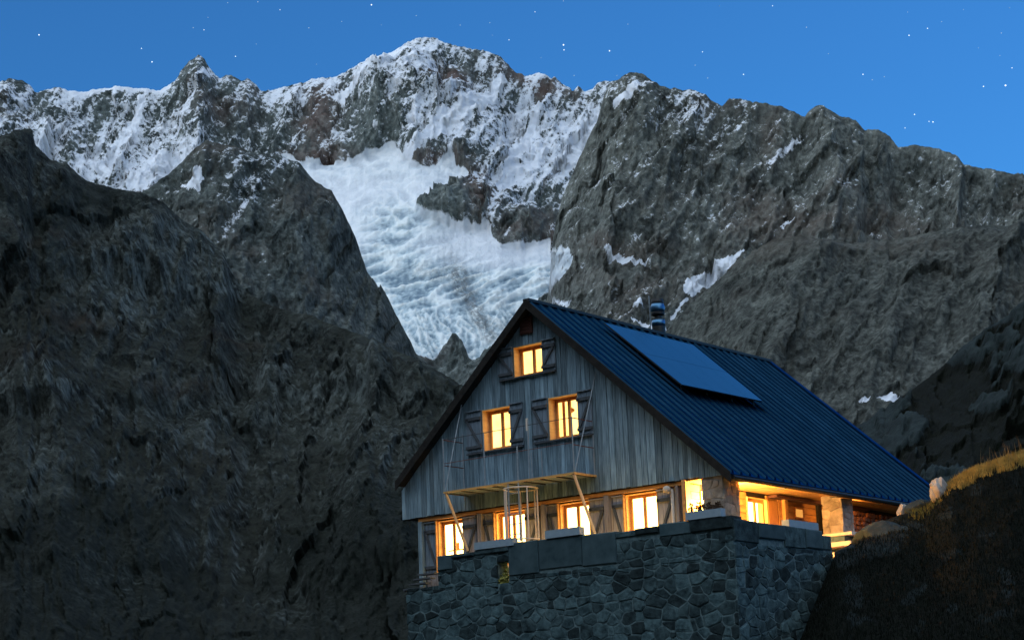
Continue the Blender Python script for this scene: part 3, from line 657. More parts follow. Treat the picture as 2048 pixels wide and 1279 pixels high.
def shutter(x0, x1, z0, z1, y, mat, flip=False, batten=M_BATT, edge=.14):
    m = MB(); n = 3; w = (x1-x0)/n
    for k in range(n): m.box(x0+w*k+.004, x0+w*(k+1)-.004, y-.03, y-.004*(k % 2), z0, z1)
    o = m.build('shutter', mat, hut)
    b = MB(); hz = (z1-z0)*edge
    b.box(x0-.01, x1+.01, y-.085, y-.031, z1-hz-.09, z1-hz); b.box(x0-.01, x1+.01, y-.085, y-.031, z0+hz*.6, z0+hz*.6+.08)
    za, zb = z0+hz*.6+.08, z1-hz-.09
    p, q = ((x0+.04, za), (x1-.04, zb)) if not flip else ((x1-.04, za), (x0+.04, zb))
    b.bar((p[0], y-.055, p[1]), (q[0], y-.055, q[1]), .045, .07, (0, 0, 1))
    b.build('brace', batten, o)
    MB().box(x0+.02, x0+.10, y-.092, y-.086, z1-hz-.07, z1-hz-.03).build('hinge', M_BLACK, o)
    MB().box(x0-.01, x1+.01, y-.09, y-.0, z1+.002, z1+.03).build('cap_rail', mat, o)
for (x0, x1, z0, z1), lw, rw in zip(WIN_UP, (.50, .56, .53), (.48, .47, .50)):
    shutter(x0-lw, x0-.02, z0+.02, z1-.01, -.05, M_SHUT, flip=True); shutter(x1+.02, x1+rw, z0+.02, z1+.0, -.05, M_SHUT)
    MB().box(x0-lw, x1+rw, -.13, -.046, z0-.045, z0-.005).build('sill', M_BATT, hut)
for k, (a, b) in enumerate(WIN_LO):
    lft = .48 if k == 0 else .40
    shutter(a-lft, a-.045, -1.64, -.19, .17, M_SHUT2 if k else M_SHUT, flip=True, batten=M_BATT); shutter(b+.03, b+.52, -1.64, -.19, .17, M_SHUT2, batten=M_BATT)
    MB().box(a-.034, a-.004, .07, .165, -1.66, -.15).build('casing', M_WARM, hut)

# porch: side wall, ceiling, beam, pillars
PWX = 9.9
pr = lambda u, d, z: (PWX-d, u, z)
PW = [(.78, 1.62, -1.45, -.24), (3.07, 4.10, -1.45, -.20)]
cutsy = [(.17, .78), (1.62, 3.07), (4.10, 12.2)]
c = MB()
for a, b in cutsy: c.box(PWX-.14, PWX-.03, max(a, .37) if a < .4 else a, b, -2.2, -.06)
for a, b, z0, z1 in PW: c.box(PWX-.14, PWX-.03, a, b, -2.2, z0); c.box(PWX-.14, PWX-.03, a, b, z1, -.06)
c.build('porch_wall', M_DARK, hut)
for a, b in ((.21, .78), (1.62, 3.07), (4.10, 9.6)):
    n = 11
    for k in range(n):
        z0 = -2.2+2.12*k/n; z1 = -2.2+2.12*(k+1)/n
        MB().box(PWX-.028, PWX+random.uniform(-.006, .006), a+.002, b-.002, z0+.006, z1-.006).build('wall_plank', M_WARM, hut)
for a, b, z0, z1 in PW:
    window(pr, a, b, z0, z1, M_CURT_G, dep=.10)
    if z1 < -.22: pass
MB().box(PWX+.01, PWX+.05, 4.13, 4.62, -1.5, -.22).build('shutter', M_SASH, hut)
MB().box(PWX, PWX+.15, 4.86, 5.02, -2.2, -.07).build('post', M_WARM, hut)
MB().box(PWX+.003, PWX+.05, 4.66, 4.84, -2.2, -.18).build('door_frame', M_WARM, hut)
sm = MB().box(PWX+.012, PWX+.05, 5.55, 6.02, -.62, -.30).build('small_window', M_SASH, hut)
MB().box(PWX+.051, PWX+.056, 5.60, 5.97, -.58, -.36).build('pane', emit('dim_lit_pane', (1.0, .42, .08), .14), sm)
MB().box(PWX+.01, PWX+.09, 6.8, 7.0, -2.2, -.1).build('post', M_DARK, hut)
MB().box(PWX+.002, PWX+.30, 4.2, 9.5, -.16, -.085).build('purlin', M_VENT, hut)
# ceiling boards run along the eave
n = 9
for k in range(n):
    x0 = PWX+.004+(11.2-PWX)*k/n; x1 = PWX+.004+(11.2-PWX)*(k+1)/n
    MB().box(x0+.004, x1-.004, .04, 12.1, -.055+random.uniform(-.004, .004), -.02).build('ceiling_board', M_CEIL, hut)
MB().box(11.22, 11.36, .16, 12.0, -.17, -.01).build('eave_beam', M_CEIL, hut)
for y in (2.6, 5.4, 8.0): MB().box(11.18, 11.42, y, y+.06, -.20, -.172).build('beam_bracket', M_BLACK, hut)
MB().tube((11.64, -.30, -.16), (11.64, 12.5, -.16), .055, 8).build('gutter', M_BLACK, hut)

# porch lamp, hanging just behind the first pillar
lampo = MB().lathe((10.45, 1.06, -.30), [(.05, 0), (.085, .03), (.085, .12), (.06, .16), (.02, .245)], 14).build('porch_lamp', emit('lamp_glass', (1, .62, .26), 6), hut, True)
L = bpy.data.lights.new('porch_light', 'POINT'); L.energy = 260; L.color = (1.0, .50, .13); L.shadow_soft_size = .09
lo_ = new_obj('porch_light', L, hut, (10.45, 1.06, -.60))

MB().lathe((11.06, 6.74, -.30), [(.04, 0), (.06, .03), (.06, .10), (.02, .24)], 12).build('wood_store_lamp', emit('small_lamp_glass', (1, .5, .16), 2), hut, True)
L3 = bpy.data.lights.new('wood_store_light', 'POINT'); L3.energy = 5; L3.color = (1.0, .42, .10); L3.shadow_soft_size = .06
new_obj('wood_store_light', L3, hut, (11.06, 6.74, -.40))

# roof
def slope_box(s, xa, xb, ya, yb, h0, h1):
    """box on the right (+1) or left (-1) slope between x positions, heights measured above the roof plane"""
    za, zb = zroof(xa), zroof(xb)
    return [(xa, ya, za+h0), (xb, ya, zb+h0), (xb, yb, zb+h0), (xa, yb, za+h0), (xa, ya, za+h1), (xb, ya, zb+h1), (xb, yb, zb+h1), (xa, yb, za+h1)]
MB().hexa(slope_box(1, XR, XE-.03, -OV+.04, YB-.04, -.13, -.012)).hexa(slope_box(-1, XR, XL_+.03, -OV+.04, YB-.04, -.13, -.012)).build('roof_deck', M_DARK, hut)
MB().hexa(slope_box(1, XR, XE, -OV, YB, -.011, .0)).build('roof_sheet', M_ROOF, hut)
MB().hexa(slope_box(-1, XR, XL_, -OV, YB, -.011, .0)).build('roof_sheet', M_ROOF, hut)
def rib_mesh(sg):
    y = 0; xa = XR+sg*.06; xb = (XE if sg > 0 else XL_)+sg*.004
    za, zb = zroof(xa)+.0, zroof(xb)+.0
    w0, w1, hh = .065, .04, .075
    vs = []
    for x, z in ((xa, za), (xb, zb)): vs += [(x, -w0, z+.001), (x, w0, z+.001), (x, w1, z+hh), (x, -w1, z+hh)]
    return vs, [(0, 1, 2, 3), (4, 7, 6, 5), (0, 4, 5, 1), (1, 5, 6, 2), (2, 6, 7, 3), (3, 7, 4, 0)]
for sg in (1, -1):
    vs, fs = rib_mesh(sg); first = None
    ys = np.arange(-OV+.10, YB-.05, .415)
    for y in ys:
        if first is None:
            first = build('roof_rib', [(a, b+y, c_) for a, b, c_ in vs], fs, M_RIB, hut)
        else:
            o = first.copy(); COL.objects.link(o); o.location = first.location+Vector((0, y-ys[0], 0))
MB().box(XR-.11, XR+.11, -OV-.005, YB+.005, HR-.03, HR+.05).build('ridge_cap', M_BLACK, hut)
for sg, xe in ((1, XE), (-1, XL_)):
    z0, z1 = HR, zroof(xe)
    for ya, yb in ((-OV-.03, -OV-.001), (YB+.001, YB+.03)):
        MB().hexa([(XR, ya, z0-.24), (xe, ya, z1-.24), (xe, yb, z1-.24), (XR, yb, z0-.24), (XR, ya, z0+.03), (xe, ya, z1+.03), (xe, yb, z1+.03), (XR, yb, z0+.03)]).build('bargeboard', M_DARK, hut)
MB().hexa(slope_box(1, XR+.1, XE, YB-.16, YB+.035, .031, .075)).build('verge_flashing', M_ROOF, hut)

# solar panel (tilted up from the slope on struts)
def rp(x, y, h): return Vector((x, y, zroof(x)+h))
a, b, c_, d = rp(5.88, 2.42, .24), rp(8.56, 2.25, .36), rp(8.50, 6.60, .36), rp(5.88, 7.05, .24)
nrm = (b-a).cross(d-a).normalized(); nrm = nrm if nrm.z > 0 else -nrm
pan = MB().hexa([a-nrm*.03, b-nrm*.03, c_-nrm*.03, d-nrm*.03, a, b, c_, d]).build('solar_panel', M_BLACK, hut)
for i in range(5):
    for j in range(2):
        def q(s, t): return (a*(1-s)+b*s)*(1-t)+(d*(1-s)+c_*s)*t
        s0, s1, t0, t1 = j/2+.002, (j+1)/2-.002, i/5+.001, (i+1)/5-.001
        p = [q(s0, t0), q(s1, t0), q(s1, t1), q(s0, t1)]
        MB().hexa([x+nrm*.001 for x in p]+[x+nrm*.010 for x in p]).build('solar_module', M_SOLAR, pan)
for y in (2.6, 3.9, 5.2, 6.4):
    MB().bar(rp(8.3, y, .03), rp(8.3, y, .3), .04, .04).build('strut', M_BLACK, pan)
    MB().bar(rp(6.9, y, .03), rp(6.9, y, .24), .04, .04).build('strut', M_BLACK, pan)
    MB().bar(rp(5.7, y, .03), rp(8.5, y, .03), .05, .04).build('rail', M_BLACK, pan)

# chimney
cx, cy = 4.68, 7.0
ch = MB().lathe((cx, cy, 4.7), [(.21, 0), (.21, 1.36)], 24).build('chimney', M_BLACK, hut, False)
for nm, pf, mt in (('flue_plate', [(.212, 1.37), (.212, 1.56)], M_STEEL), ('flue_top', [(.205, 1.561), (.205, 1.60), (.12, 1.63), (.12, 1.70)], M_BLACK),
                   ('flue_collar', [(.13, 1.702), (.21, 1.74), (.215, 1.80), (.2, 1.82)], M_BLACK), ('flue_cap', [(.20, 1.822), (.225, 1.90), (.225, 2.0), (.19, 2.10)], M_STEEL),
                   ('flue_lid', [(.195, 2.11), (.20, 2.15), (.18, 2.24)], M_BLACK)):
    MB().lathe((cx, cy, 4.7), pf, 24).build(nm, mt, ch, True if mt is M_STEEL else False)
an = MB().tube((4.37, 7, 4.6), (4.37, 7, 7.12), .016, 6).build('antenna', M_ZINC, hut)
MB().tube((4.37, 7, 6.75), (4.52, 6.95, 6.75), .012, 6).tube((4.50, 7, 6.62), (4.50, 7, 6.98), .014, 6).build('antenna_element', M_ZINC, an)

# little louvred box under the apex
vt = MB().box(4.74, 5.16, -.10, -.035, 4.74, 5.24).build('gable_vent', M_VENT, hut)
for k in range(5): MB().box(4.78, 5.12, -.125, -.101, 4.78+k*.09, 4.83+k*.09).build('louvre', M_VENT, vt)

# balcony
bal = MB().box(2.52, 7.12, -1.0, -.04, .42, .445).build('balcony', M_SHUT, hut)
MB().box(2.50, 7.14, -1.045, -1.001, .405, .455).build('edge_rail', M_CEIL, bal)
for xx in (2.50, 7.10): MB().box(xx, xx+.045, -1.0, -.035, .405, .455).build('edge_rail', M_CEIL, bal)
for k in range(9): MB().box(2.56+k*.56, 2.60+k*.56, -.99, -.06, .385, .419).build('joist', M_BATT, bal)
for x, y, z0, z1 in ((2.52, -1.02, .47, 1.96), (4.02, -1.02, .47, 1.93), (5.60, -1.02, .47, 2.10), (7.12, -1.02, .47, 1.95), (2.44, -.06, .3, 2.2), (7.10, -.06, .45, 1.95), (4.97, -.10, .45, 1.35), (5.33, -.10, .45, 1.35)):
    MB().tube((x, y, z0), (x, y, z1), .019, 6).build('post', M_ZINC, bal)
tag(MB().tube((5.58, -1.02, 1.78), (5.58, -1.02, 2.12), .034, 8).build('post_cap', M_PLAST, bal))
MB().tube((2.52, -1.02, 1.93), (7.12, -1.02, 1.93), .010, 5).build('handrail', M_BLACK, bal)
MB().tube((2.52, -1.02, 1.25), (7.12, -1.02, 1.25), .010, 5).build('handrail', M_RUST, bal)
for z in (1.93, 1.2): MB().tube((2.52, -1.02, z), (2.44, -.06, z+.02), .014, 5).build('handrail', M_RUST, bal); MB().tube((7.12, -1.02, z), (7.10, -.06, z), .014, 5).build('handrail', M_RUST, bal)
for (p, q_) in (((2.48, -.03, 3.28), (2.54, -1.0, .48)), ((7.28, -.03, 3.27), (7.14, -1.0, .48))): MB().tube(p, q_, .014, 6).build('tension_rod', M_ZINC, bal)
for x in (2.54, 7.08): MB().tube((x, -.98, .40), (x-.18, .10, -1.12), .042, 8).build('strut', M_PLAST, bal)
# ladder cage under the hatch
ccx, ccy = 5.14, -.86
for z in (.24, -1.17): MB().torus((ccx, ccy, z), .47, .022, 28, 6).build('cage_hoop', M_PLAST, bal)
for an_ in (20, 75, 130, 200, 250, 330):
    t_ = math.radians(an_); x_, y_ = ccx+.47*math.cos(t_), ccy+.47*math.sin(t_)
    MB().tube((x_, y_, -1.17), (x_, y_, .24), .02, 6).build('cage_bar', M_PLAST, bal)
MB().tube((5.2, -1.02, -1.2), (5.2, -1.02, 1.4), .024, 6).build('ladder_rail', M_ZINC, bal)
MB().tube((4.84, -1.02, -1.2), (4.84, -1.02, .40), .024, 6).build('ladder_rail', M_ZINC, bal)
for k in range(5): MB().tube((4.84, -1.02, -1.0+k*.28), (5.2, -1.02, -1.0+k*.28), .012, 6).build('rung', M_ZINC, bal)

# ------------------------------------------------------------------ stone masonry
def clip(poly, nx, ny, k):          # keep nx*x+ny*y <= k
    out = []
    for i in range(len(poly)):
        p, q = poly[i], poly[(i+1) % len(poly)]; a = nx*p[0]+ny*p[1]-k; b = nx*q[0]+ny*q[1]-k
        if a <= 0: out.append(p)
        if (a < 0) != (b < 0) and a != b:
            t = a/(a-b); out.append((p[0]+(q[0]-p[0])*t, p[1]+(q[1]-p[1])*t))
    return out
def area(p): return abs(sum(p[i][0]*p[(i+1) % len(p)][1]-p[(i+1) % len(p)][0]*p[i][1] for i in range(len(p))))/2
def stones(parent, MP, regions, su, sz, mat, seed, gap=.016, out=(.006, .035), holes=(), jit=.34, name='stone'):
    """MP(u, z, n): wall face to world, n outward. regions: (u0,u1,z0,z1) rectangles that the stones fill"""
    r = random.Random(seed); cnt = 0
    U0, U1 = min(g[0] for g in regions), max(g[1] for g in regions); Z0, Z1 = min(g[2] for g in regions), max(g[3] for g in regions)
    pts = []; wts = {}
    ZS = 1.35; z = Z0-sz; row = 0
    while z < Z1+sz:
        h = sz*r.uniform(.65, 1.45); u = U0-su+r.uniform(0, su)
        while u < U1+su:
            w = su*r.choice((r.uniform(.35, .7), r.uniform(.7, 1.3), r.uniform(1.1, 1.7))); pts.append((u+w/2+r.uniform(-.05, .05), z+h/2+r.uniform(-jit, jit)*sz)); u += w
        z += h; row += 1
    for i, p in enumerate(pts):
        base = [(p[0]-su*1.6, p[1]-sz*1.6), (p[0]+su*1.6, p[1]-sz*1.6), (p[0]+su*1.6, p[1]+sz*1.6), (p[0]-su*1.6, p[1]+sz*1.6)]
        for j, q in enumerate(pts):
            if j == i or abs(q[0]-p[0]) > su*3.2 or abs(q[1]-p[1]) > sz*3.2: continue
            ex, ey = q[0]-p[0], (q[1]-p[1])*ZS; l2 = ex*ex+ey*ey
            if l2 < 1e-9: continue
            wi = wts.setdefault(i, r.uniform(-.030, .030)); wj = wts.setdefault(j, r.uniform(-.030, .030))
            f_ = min(.85, max(.15, .5+(wi-wj)/(2*l2)))
            nx, ny = ex, ey*ZS; ln = math.hypot(nx, ny); nx /= ln; ny /= ln
            mx_, my_ = p[0]+(q[0]-p[0])*f_, p[1]+(q[1]-p[1])*f_
            base = clip(base, nx, ny, nx*mx_+ny*my_-gap*r.uniform(.15, 1.5))
            if len(base) < 3: break
        if len(base) < 3: continue
        for (a, b, c0, d0) in regions:
            poly = clip(clip(clip(clip(base, 1, 0, b-.004), -1, 0, -a-.004), 0, 1, d0-.004), 0, -1, -c0-.004)
            for (ha, hb, hc, hd) in holes:
                mx = sum(p_[0] for p_ in poly)/max(1, len(poly)); mz = sum(p_[1] for p_ in poly)/max(1, len(poly))
                if not poly or hb < min(p_[0] for p_ in poly) or ha > max(p_[0] for p_ in poly) or hd < min(p_[1] for p_ in poly) or hc > max(p_[1] for p_ in poly): continue
                opts = [clip(poly, 1, 0, ha), clip(poly, -1, 0, -hb), clip(poly, 0, 1, hc), clip(poly, 0, -1, -hd)]
                opts = [o_ for o_ in opts if len(o_) > 2]
                poly = max(opts, key=area) if opts else []
            if len(poly) < 3 or area(poly) < .006: continue
            cl = [poly[0]]
            for p_ in poly[1:]:
                if math.hypot(p_[0]-cl[-1][0], p_[1]-cl[-1][1]) > .02: cl.append(p_)
            poly = cl
            if len(poly) < 3: continue
            if len(poly) > 3 and area(poly) > .03:      # soften one corner
                k = r.randrange(len(poly)); A, B, C_ = poly[k-1], poly[k], poly[(k+1) % len(poly)]
                poly = poly[:k]+[(B[0]*.78+A[0]*.22, B[1]*.78+A[1]*.22), (B[0]*.78+C_[0]*.22, B[1]*.78+C_[1]*.22)]+poly[k+1:]
            n = len(poly); mu = sum(p_[0] for p_ in poly)/n; mz = sum(p_[1] for p_ in poly)/n
            o1 = r.uniform(*out); tx, tz = r.uniform(-.07, .07), r.uniform(-.07, .07)
            vs = [MP(u_, z_, -.03) for u_, z_ in poly]
            vs += [MP(u_, z_, max(.0, o1*.45+tx*(u_-mu)+tz*(z_-mz))) for u_, z_ in poly]
            sh = .80+r.uniform(-.06, .06)
            vs += [MP(mu+(u_-mu)*sh, mz+(z_-mz)*sh, max(.006, o1+tx*(u_-mu)+tz*(z_-mz))) for u_, z_ in poly]
            fs = [(k, (k+1) % n, n+(k+1) % n, n+k) for k in range(n)]+[(n+k, n+(k+1) % n, 2*n+(k+1) % n, 2*n+k) for k in range(n)]+[tuple(range(2*n, 3*n))]
            build(name, vs, fs, mat, parent); cnt += 1
    return cnt
def block(parent, MP, u0, u1, z0, z1, n1, mat, name='coping_slab', seed=0, back=.25):
    r = random.Random(seed); j = lambda s=.012: r.uniform(-s, s)
    vs = [MP(u, z, nn) for nn in (-back, n1-.02) for u, z in ((u0+j(), z0+j()), (u1+j(), z0+j()), (u1+j(), z1+j()), (u0+j(), z1+j()))]
    e = .022
    vs += [MP(u, z, n1) for u, z in ((u0+e, z0+e), (u1-e, z0+e), (u1-e, z1-e), (u0+e, z1-e))]
    build(name, vs, [(0, 1, 2, 3)]+[(k, (k+1) % 4, 4+(k+1) % 4, 4+k) for k in range(4)]+[(4+k, 4+(k+1) % 4, 8+(k+1) % 4, 8+k) for k in range(4)]+[(8, 9, 10, 11)], mat, parent)

terr_ = thing('terrace_wall', 'rough stone retaining wall with concrete slabs along the terrace in front of the hut', 'stone wall', (7, -1.3, -5.2))
WY, WX, WT = -1.5, 12.3, .45
HOLE = (4.74, 5.14, -2.34, -1.76)
core = MB()
core.box(1.45, 4.62, WY, WY+WT, -5.4, -2.22); core.box(HOLE[0], HOLE[1], WY, WY+WT, -5.4, HOLE[2]); core.box(HOLE[1], WX, WY, WY+WT, -5.4, -2.22)
core.box(2.62, HOLE[0], WY, WY+WT, -2.22, -1.50); core.box(HOLE[1], WX, WY, WY+WT, -2.22, -1.47); core.box(HOLE[0], HOLE[1], WY, WY+WT, HOLE[3], -1.50)
core.box(WX-WT, WX, WY+WT+.001, 3.30, -5.4, -1.52)
core.build('mortar_bed', M_MORT, terr_)
frn = lambda u, z, n: (u, WY-n, z)
rgt = lambda u, z, n: (WX+n, u, z)
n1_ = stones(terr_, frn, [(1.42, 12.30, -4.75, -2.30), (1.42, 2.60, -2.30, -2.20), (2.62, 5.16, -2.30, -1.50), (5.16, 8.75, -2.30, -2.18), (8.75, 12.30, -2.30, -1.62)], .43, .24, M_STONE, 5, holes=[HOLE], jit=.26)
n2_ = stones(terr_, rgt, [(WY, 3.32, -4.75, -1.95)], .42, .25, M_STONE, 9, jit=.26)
print('stones', n1_, n2_)
# concrete slabs and coping stones along the top
sl = [(5.17, 6.18, -2.17, -1.30, .05), (6.20, 7.62, -2.10, -1.31, .035), (7.64, 8.74, -2.14, -1.335, .045)]
for k, (a, b, c0, d0, n_) in enumerate(sl): block(terr_, frn, a, b, c0, d0, n_, M_SLAB, 'parapet_slab', k, .3)
x = 2.62; k = 0
for w, zt, zb in ((.55, -1.40, -1.80), (.8, -1.40, -1.50), (.7, -1.385, -1.50), (.52, -1.37, -1.5)):
    block(terr_, frn, x+.006, x+w-.006, zb, zt, .06+.02*(k % 2), M_SLAB if k == 0 else M_STONE, 'coping_slab', 20+k, .42); x += w; k += 1
x = 8.75
for w, zt, zb in ((.62, -1.37, -1.52), (.74, -1.34, -1.50), (.95, -1.30, -1.62), (1.25, -1.31, -1.60)):
    block(terr_, frn, x+.006, min(x+w, 12.34)-.006, zb, zt, .05+.025*(k % 2), M_STONE if k % 3 else M_SLAB, 'coping_slab', 20+k, .42); x += w; k += 1
y = WY-.02
for w, zt, zb in ((1.12, -1.39, -1.93), (1.24, -1.40, -1.78), (1.05, -1.40, -1.94), (.85, -1.42, -1.90), (.45, -1.52, -1.90)):
    block(terr_, rgt, y+.006, y+w-.006, zb, zt, .05+.02*(k % 2), M_SLAB if k % 2 else M_STONE, 'coping_slab', 20+k, .42); y += w+.01; k += 1

# terrace floor
tag(MB().box(1.46, WX-WT-.002, WY+WT+.002, .179, -2.42, -2.225).build('terrace_floor', M_SLAB), kind='structure')
tag(MB().box(PWX+.2, WX-WT-.002, .181, 12.0, -2.42, -2.225).build('porch_floor', M_SLAB), kind='structure')
tag(MB().box(.3, PWX-.01, .38, 12.6, -5.4, -2.21).box(.56, 1.44, -.04, .375, -5.4, -2.215).build('hut_foundation', M_MORT), 'dark stone foundation block under the left corner of the hut', 'foundation')

# pillars of rubble stone
def pillar(x0, x1, y0, y1, z0, z1, seed):
    p = MB().box(x0+.03, x1-.03, y0+.03, y1-.03, z0, z1).build('stone_pillar', M_PSTONE, hut)
    f1 = lambda u, z, n: (u, y0+.028-n, z); f2 = lambda u, z, n: (x1-.028+n, u, z)
    stones(p, f1, [(x0, x1, z0, z1)], .30, .22, M_PSTONE, seed, gap=.006, out=(.008, .028)); stones(p, f2, [(y0, y1, z0, z1)], .30, .22, M_PSTONE, seed+1, gap=.006, out=(.008, .028))
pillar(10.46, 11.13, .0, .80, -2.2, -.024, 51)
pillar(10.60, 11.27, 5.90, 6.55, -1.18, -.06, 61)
for k, (x0, x1, y0, y1, z0, z1) in enumerate(((10.35, 11.75, 5.45, 6.65, -1.27, -1.185), (10.6, 12.0, 4.9, 5.8, -1.62, -1.50), (10.7, 12.1, 4.4, 5.3, -1.95, -1.83), (10.4, 11.5, 5.5, 6.7, -2.2, -1.28))):
    MB().box(x0, x1, y0, y1, z0, z1).build('porch_step', M_PLAST if k < 3 else M_MORT, hut)

# flower boxes
def planter(loc, lx, ly, h, lab, plants=0, seed=1, leaf=M_RLEAF):
    o = thing('flower_box', lab, 'flower box', loc, 'flower boxes on the terrace parapet'); x, y, z = loc; t = .02
    m = MB(); m.box(x-lx/2, x+lx/2, y-ly/2, y+ly/2, z, z+t)
    for s in ((x-lx/2, x+lx/2, y-ly/2, y-ly/2+t), (x-lx/2, x+lx/2, y+ly/2-t, y+ly/2), (x-lx/2, x-lx/2+t, y-ly/2+t, y+ly/2-t), (x+lx/2-t, x+lx/2, y-ly/2+t, y+ly/2-t)): m.box(*s, z+t, z+h)
    m.build('box', M_BOX, o)
    MB().box(x-lx/2+t, x+lx/2-t, y-ly/2+t, y+ly/2-t, z+t, z+h-.03).build('soil', M_DARK, o)
    r = random.Random(seed)
    if plants:
        vs = []; fs = []
        for k in range(plants):
            px_ = x+r.uniform(-.45, .45)*lx; py_ = y+r.uniform(-.3, .3)*ly; hh = r.uniform(.06, .22)
            for j in range(6):
                a = r.uniform(0, 6.28); q = r.uniform(.02, .07); n = len(vs); w = .014
                vs += [(px_-w, py_, z+h-.03), (px_+w, py_, z+h-.03), (px_+q*math.cos(a), py_+q*math.sin(a), z+h+hh*r.uniform(.5, 1))]; fs.append((n, n+1, n+2))
                n = len(vs); cx_, cy_, cz_ = vs[-1]; e = .025
                vs += [(cx_-e, cy_, cz_), (cx_, cy_-e*.6, cz_+e), (cx_+e, cy_+e*.3, cz_), (cx_, cy_, cz_-e)]; fs.append((n, n+1, n+2, n+3))
        build('plants', vs, fs, leaf, o)
planter((4.70, WY+.02, -1.365), 1.36, .22, .20, 'longest blue grey flower box, on the parapet under the ladder cage')
planter((7.06, WY+.02, -1.305), 1.15, .22, .21, 'blue grey flower box in front of the third ground floor window from the left')
planter((11.50, WY+.02, -1.295), 1.05, .22, .20, 'blue grey flower box with dark plants in front of the corner stone pillar', 26, 4)
planter((WX-.13, 1.98, -1.395), .22, 1.50, .19, 'blue flower box on the side parapet before the lit porch wall', 0, 5)

# plants lit from behind in the gap of the wall
r = random.Random(3); vs = []; fs = []
for k in range(330):
    x = 4.75+.38*r.random()**.8; y = -1.40+r.uniform(-.10, .25); z = HOLE[2]+.01+r.random()**1.5*(.12+1.15*(x-4.74))
    e = r.uniform(.018, .04); t1, t2 = r.uniform(-1, 1), r.uniform(-1, 1); n = len(vs)
    vs += [(x-e, y, z), (x, y+e*t1, z+e), (x+e, y, z+e*t2*.5), (x, y-e*t1, z-e*.8)]; fs.append((n, n+1, n+2, n+3))
pl = thing('wall_plant', 'small leafy plant glowing yellow in the hole of the stone wall', 'plant', (4.94, -1.4, HOLE[2]))
tag(build('foliage', vs, fs, M_LEAF, pl), kind='stuff')
# two low lanterns stand on the terrace behind the parapet; one shines out through the hole
M_LANT = emit('lantern_glass', (1, .55, .15), 3)
for xx, nr in ((4.50, 'behind the hole of the parapet'), (8.35, 'before the fourth ground floor window from the left')):
    fx = thing('terrace_lantern', 'low warm lantern on the terrace floor '+nr, 'lantern', (xx, -.93, -2.2), 'lanterns on the terrace floor')
    MB().box(xx-.06, xx+.06, -.99, -.87, -2.224, -2.20).build('base', M_BLACK, fx)
    MB().lathe((xx, -.93, -2.199), [(.045, 0), (.05, .02), (.05, .16), (.02, .19)], 10).build('lamp_glass', M_LANT, fx, True)
    L2 = bpy.data.lights.new('lantern_light', 'POINT'); L2.energy = 13; L2.color = (1, .55, .14); L2.shadow_soft_size = .06
    new_obj('lantern_light', L2, fx, (xx, -.93, -1.93))

# wooden steps at the left corner
st = thing('wooden_steps', 'dark wooden steps beside the left corner post of the hut', 'steps', (1.05, -.5, -2.2))
for k in range(4): MB().box(.78, 1.42, -.9+k*.2, -.66+k*.2, -2.16+k*.15, -2.12+k*.15).build('tread', M_BATT, st)
MB().box(.745, .779, -.9, .0, -2.2, -2.12).build('stringer', M_BATT, st)

# firewood
fwd = thing('firewood_stack', 'stack of split firewood under the eave behind the second pillar', 'firewood', (10.7, 8.4, -2.2))
r = random.Random(12); proto = []
for k in range(6):
    m = MB(); n = r.choice((5, 6, 7)); ph = r.uniform(0, 1)
    vs = []
    for xx in (-.17, .17): vs += [(xx, .078*math.cos(ph+6.283*j/n)*r.uniform(.8, 1.05), .072*math.sin(ph+6.283*j/n)*r.uniform(.8, 1.05)) for j in range(n)]
    me = bpy.data.meshes.new('log'); me.from_pydata(vs, [], [(j, (j+1) % n, n+(j+1) % n, n+j) for j in range(n)]+[tuple(range(n)), tuple(range(2*n-1, n-1, -1))]); me.update(); me.materials.append(M_LOG); proto.append(me)
z = -1.5
rowi = 0
while z < -.35:
    y = 6.95+(.07 if rowi % 2 else 0)
    while y < 10.3:
        new_obj('log', r.choice(proto), fwd, (10.50+r.uniform(-.04, .04), y, z)); y += .155+r.uniform(-.008, .008)
    z += .137; rowi += 1
MB().box(10.3, 10.75, 6.85, 10.4, -2.2, -1.58).build('plinth', M_DARK, fwd)

# ------------------------------------------------------------------ boulders
def boulder(px, py, y, sx, sy, sz, seed, lab, mat=None, rot=0):
    c0 = at_y(px, py, y)
    import bmesh
    bm = bmesh.new(); bmesh.ops.create_icosphere(bm, subdivisions=4, radius=1)
    vs = np.array([v_.co[:] for v_ in bm.verts])
    a = vs[:, 0]*1.7+vs[:, 2]; b = vs[:, 1]*1.7-vs[:, 2]*.6
    k = 1+.32*fbm(a, b, seed, 4)+.10*ridged(a*2, b*2, seed+3, 3)
    vs = vs*k[:, None]
    for q in range(7):      # flat broken faces
        nn = rng.normal(size=3); nn /= np.linalg.norm(nn); dd = vs@nn; lim_ = .78; vs -= np.outer(np.maximum(dd-lim_, 0)*.85, nn)
    vs *= np.array([sx, sy, sz]); ca, sa = math.cos(rot), math.sin(rot)
    vs = vs@np.array([[ca, sa, 0], [-sa, ca, 0], [0, 0, 1]])
    fs = [tuple(v_.index for v_ in f.verts) for f in bm.faces]; bm.free()
    o = build('boulder', vs+c0, fs, mat or M_BLD); tag(o, lab, 'boulder'); return o
M_BLD = simple('boulder_rock', (.16, .15, .14), (.36, .34, .31), (3, 3, 3), .92, bmp=.8, bd=.03, detail=9, spec=.1)
M_BLD2 = simple('dark_boulder_rock', (.008, .014, .018), (.032, .046, .052), (2, 2, 2), .92, bmp=.9, bd=.04, detail=9, spec=.1)
boulder(1882, 985, 5.9, .30, .35, .42, 3, 'pale boulder lit orange at the top of the grassy bank beside the roof corner', rot=.5)
boulder(1806, 1024, 6.2, .17, .2, .24, 5, 'small pointed rock with a lit left side just below the eave')
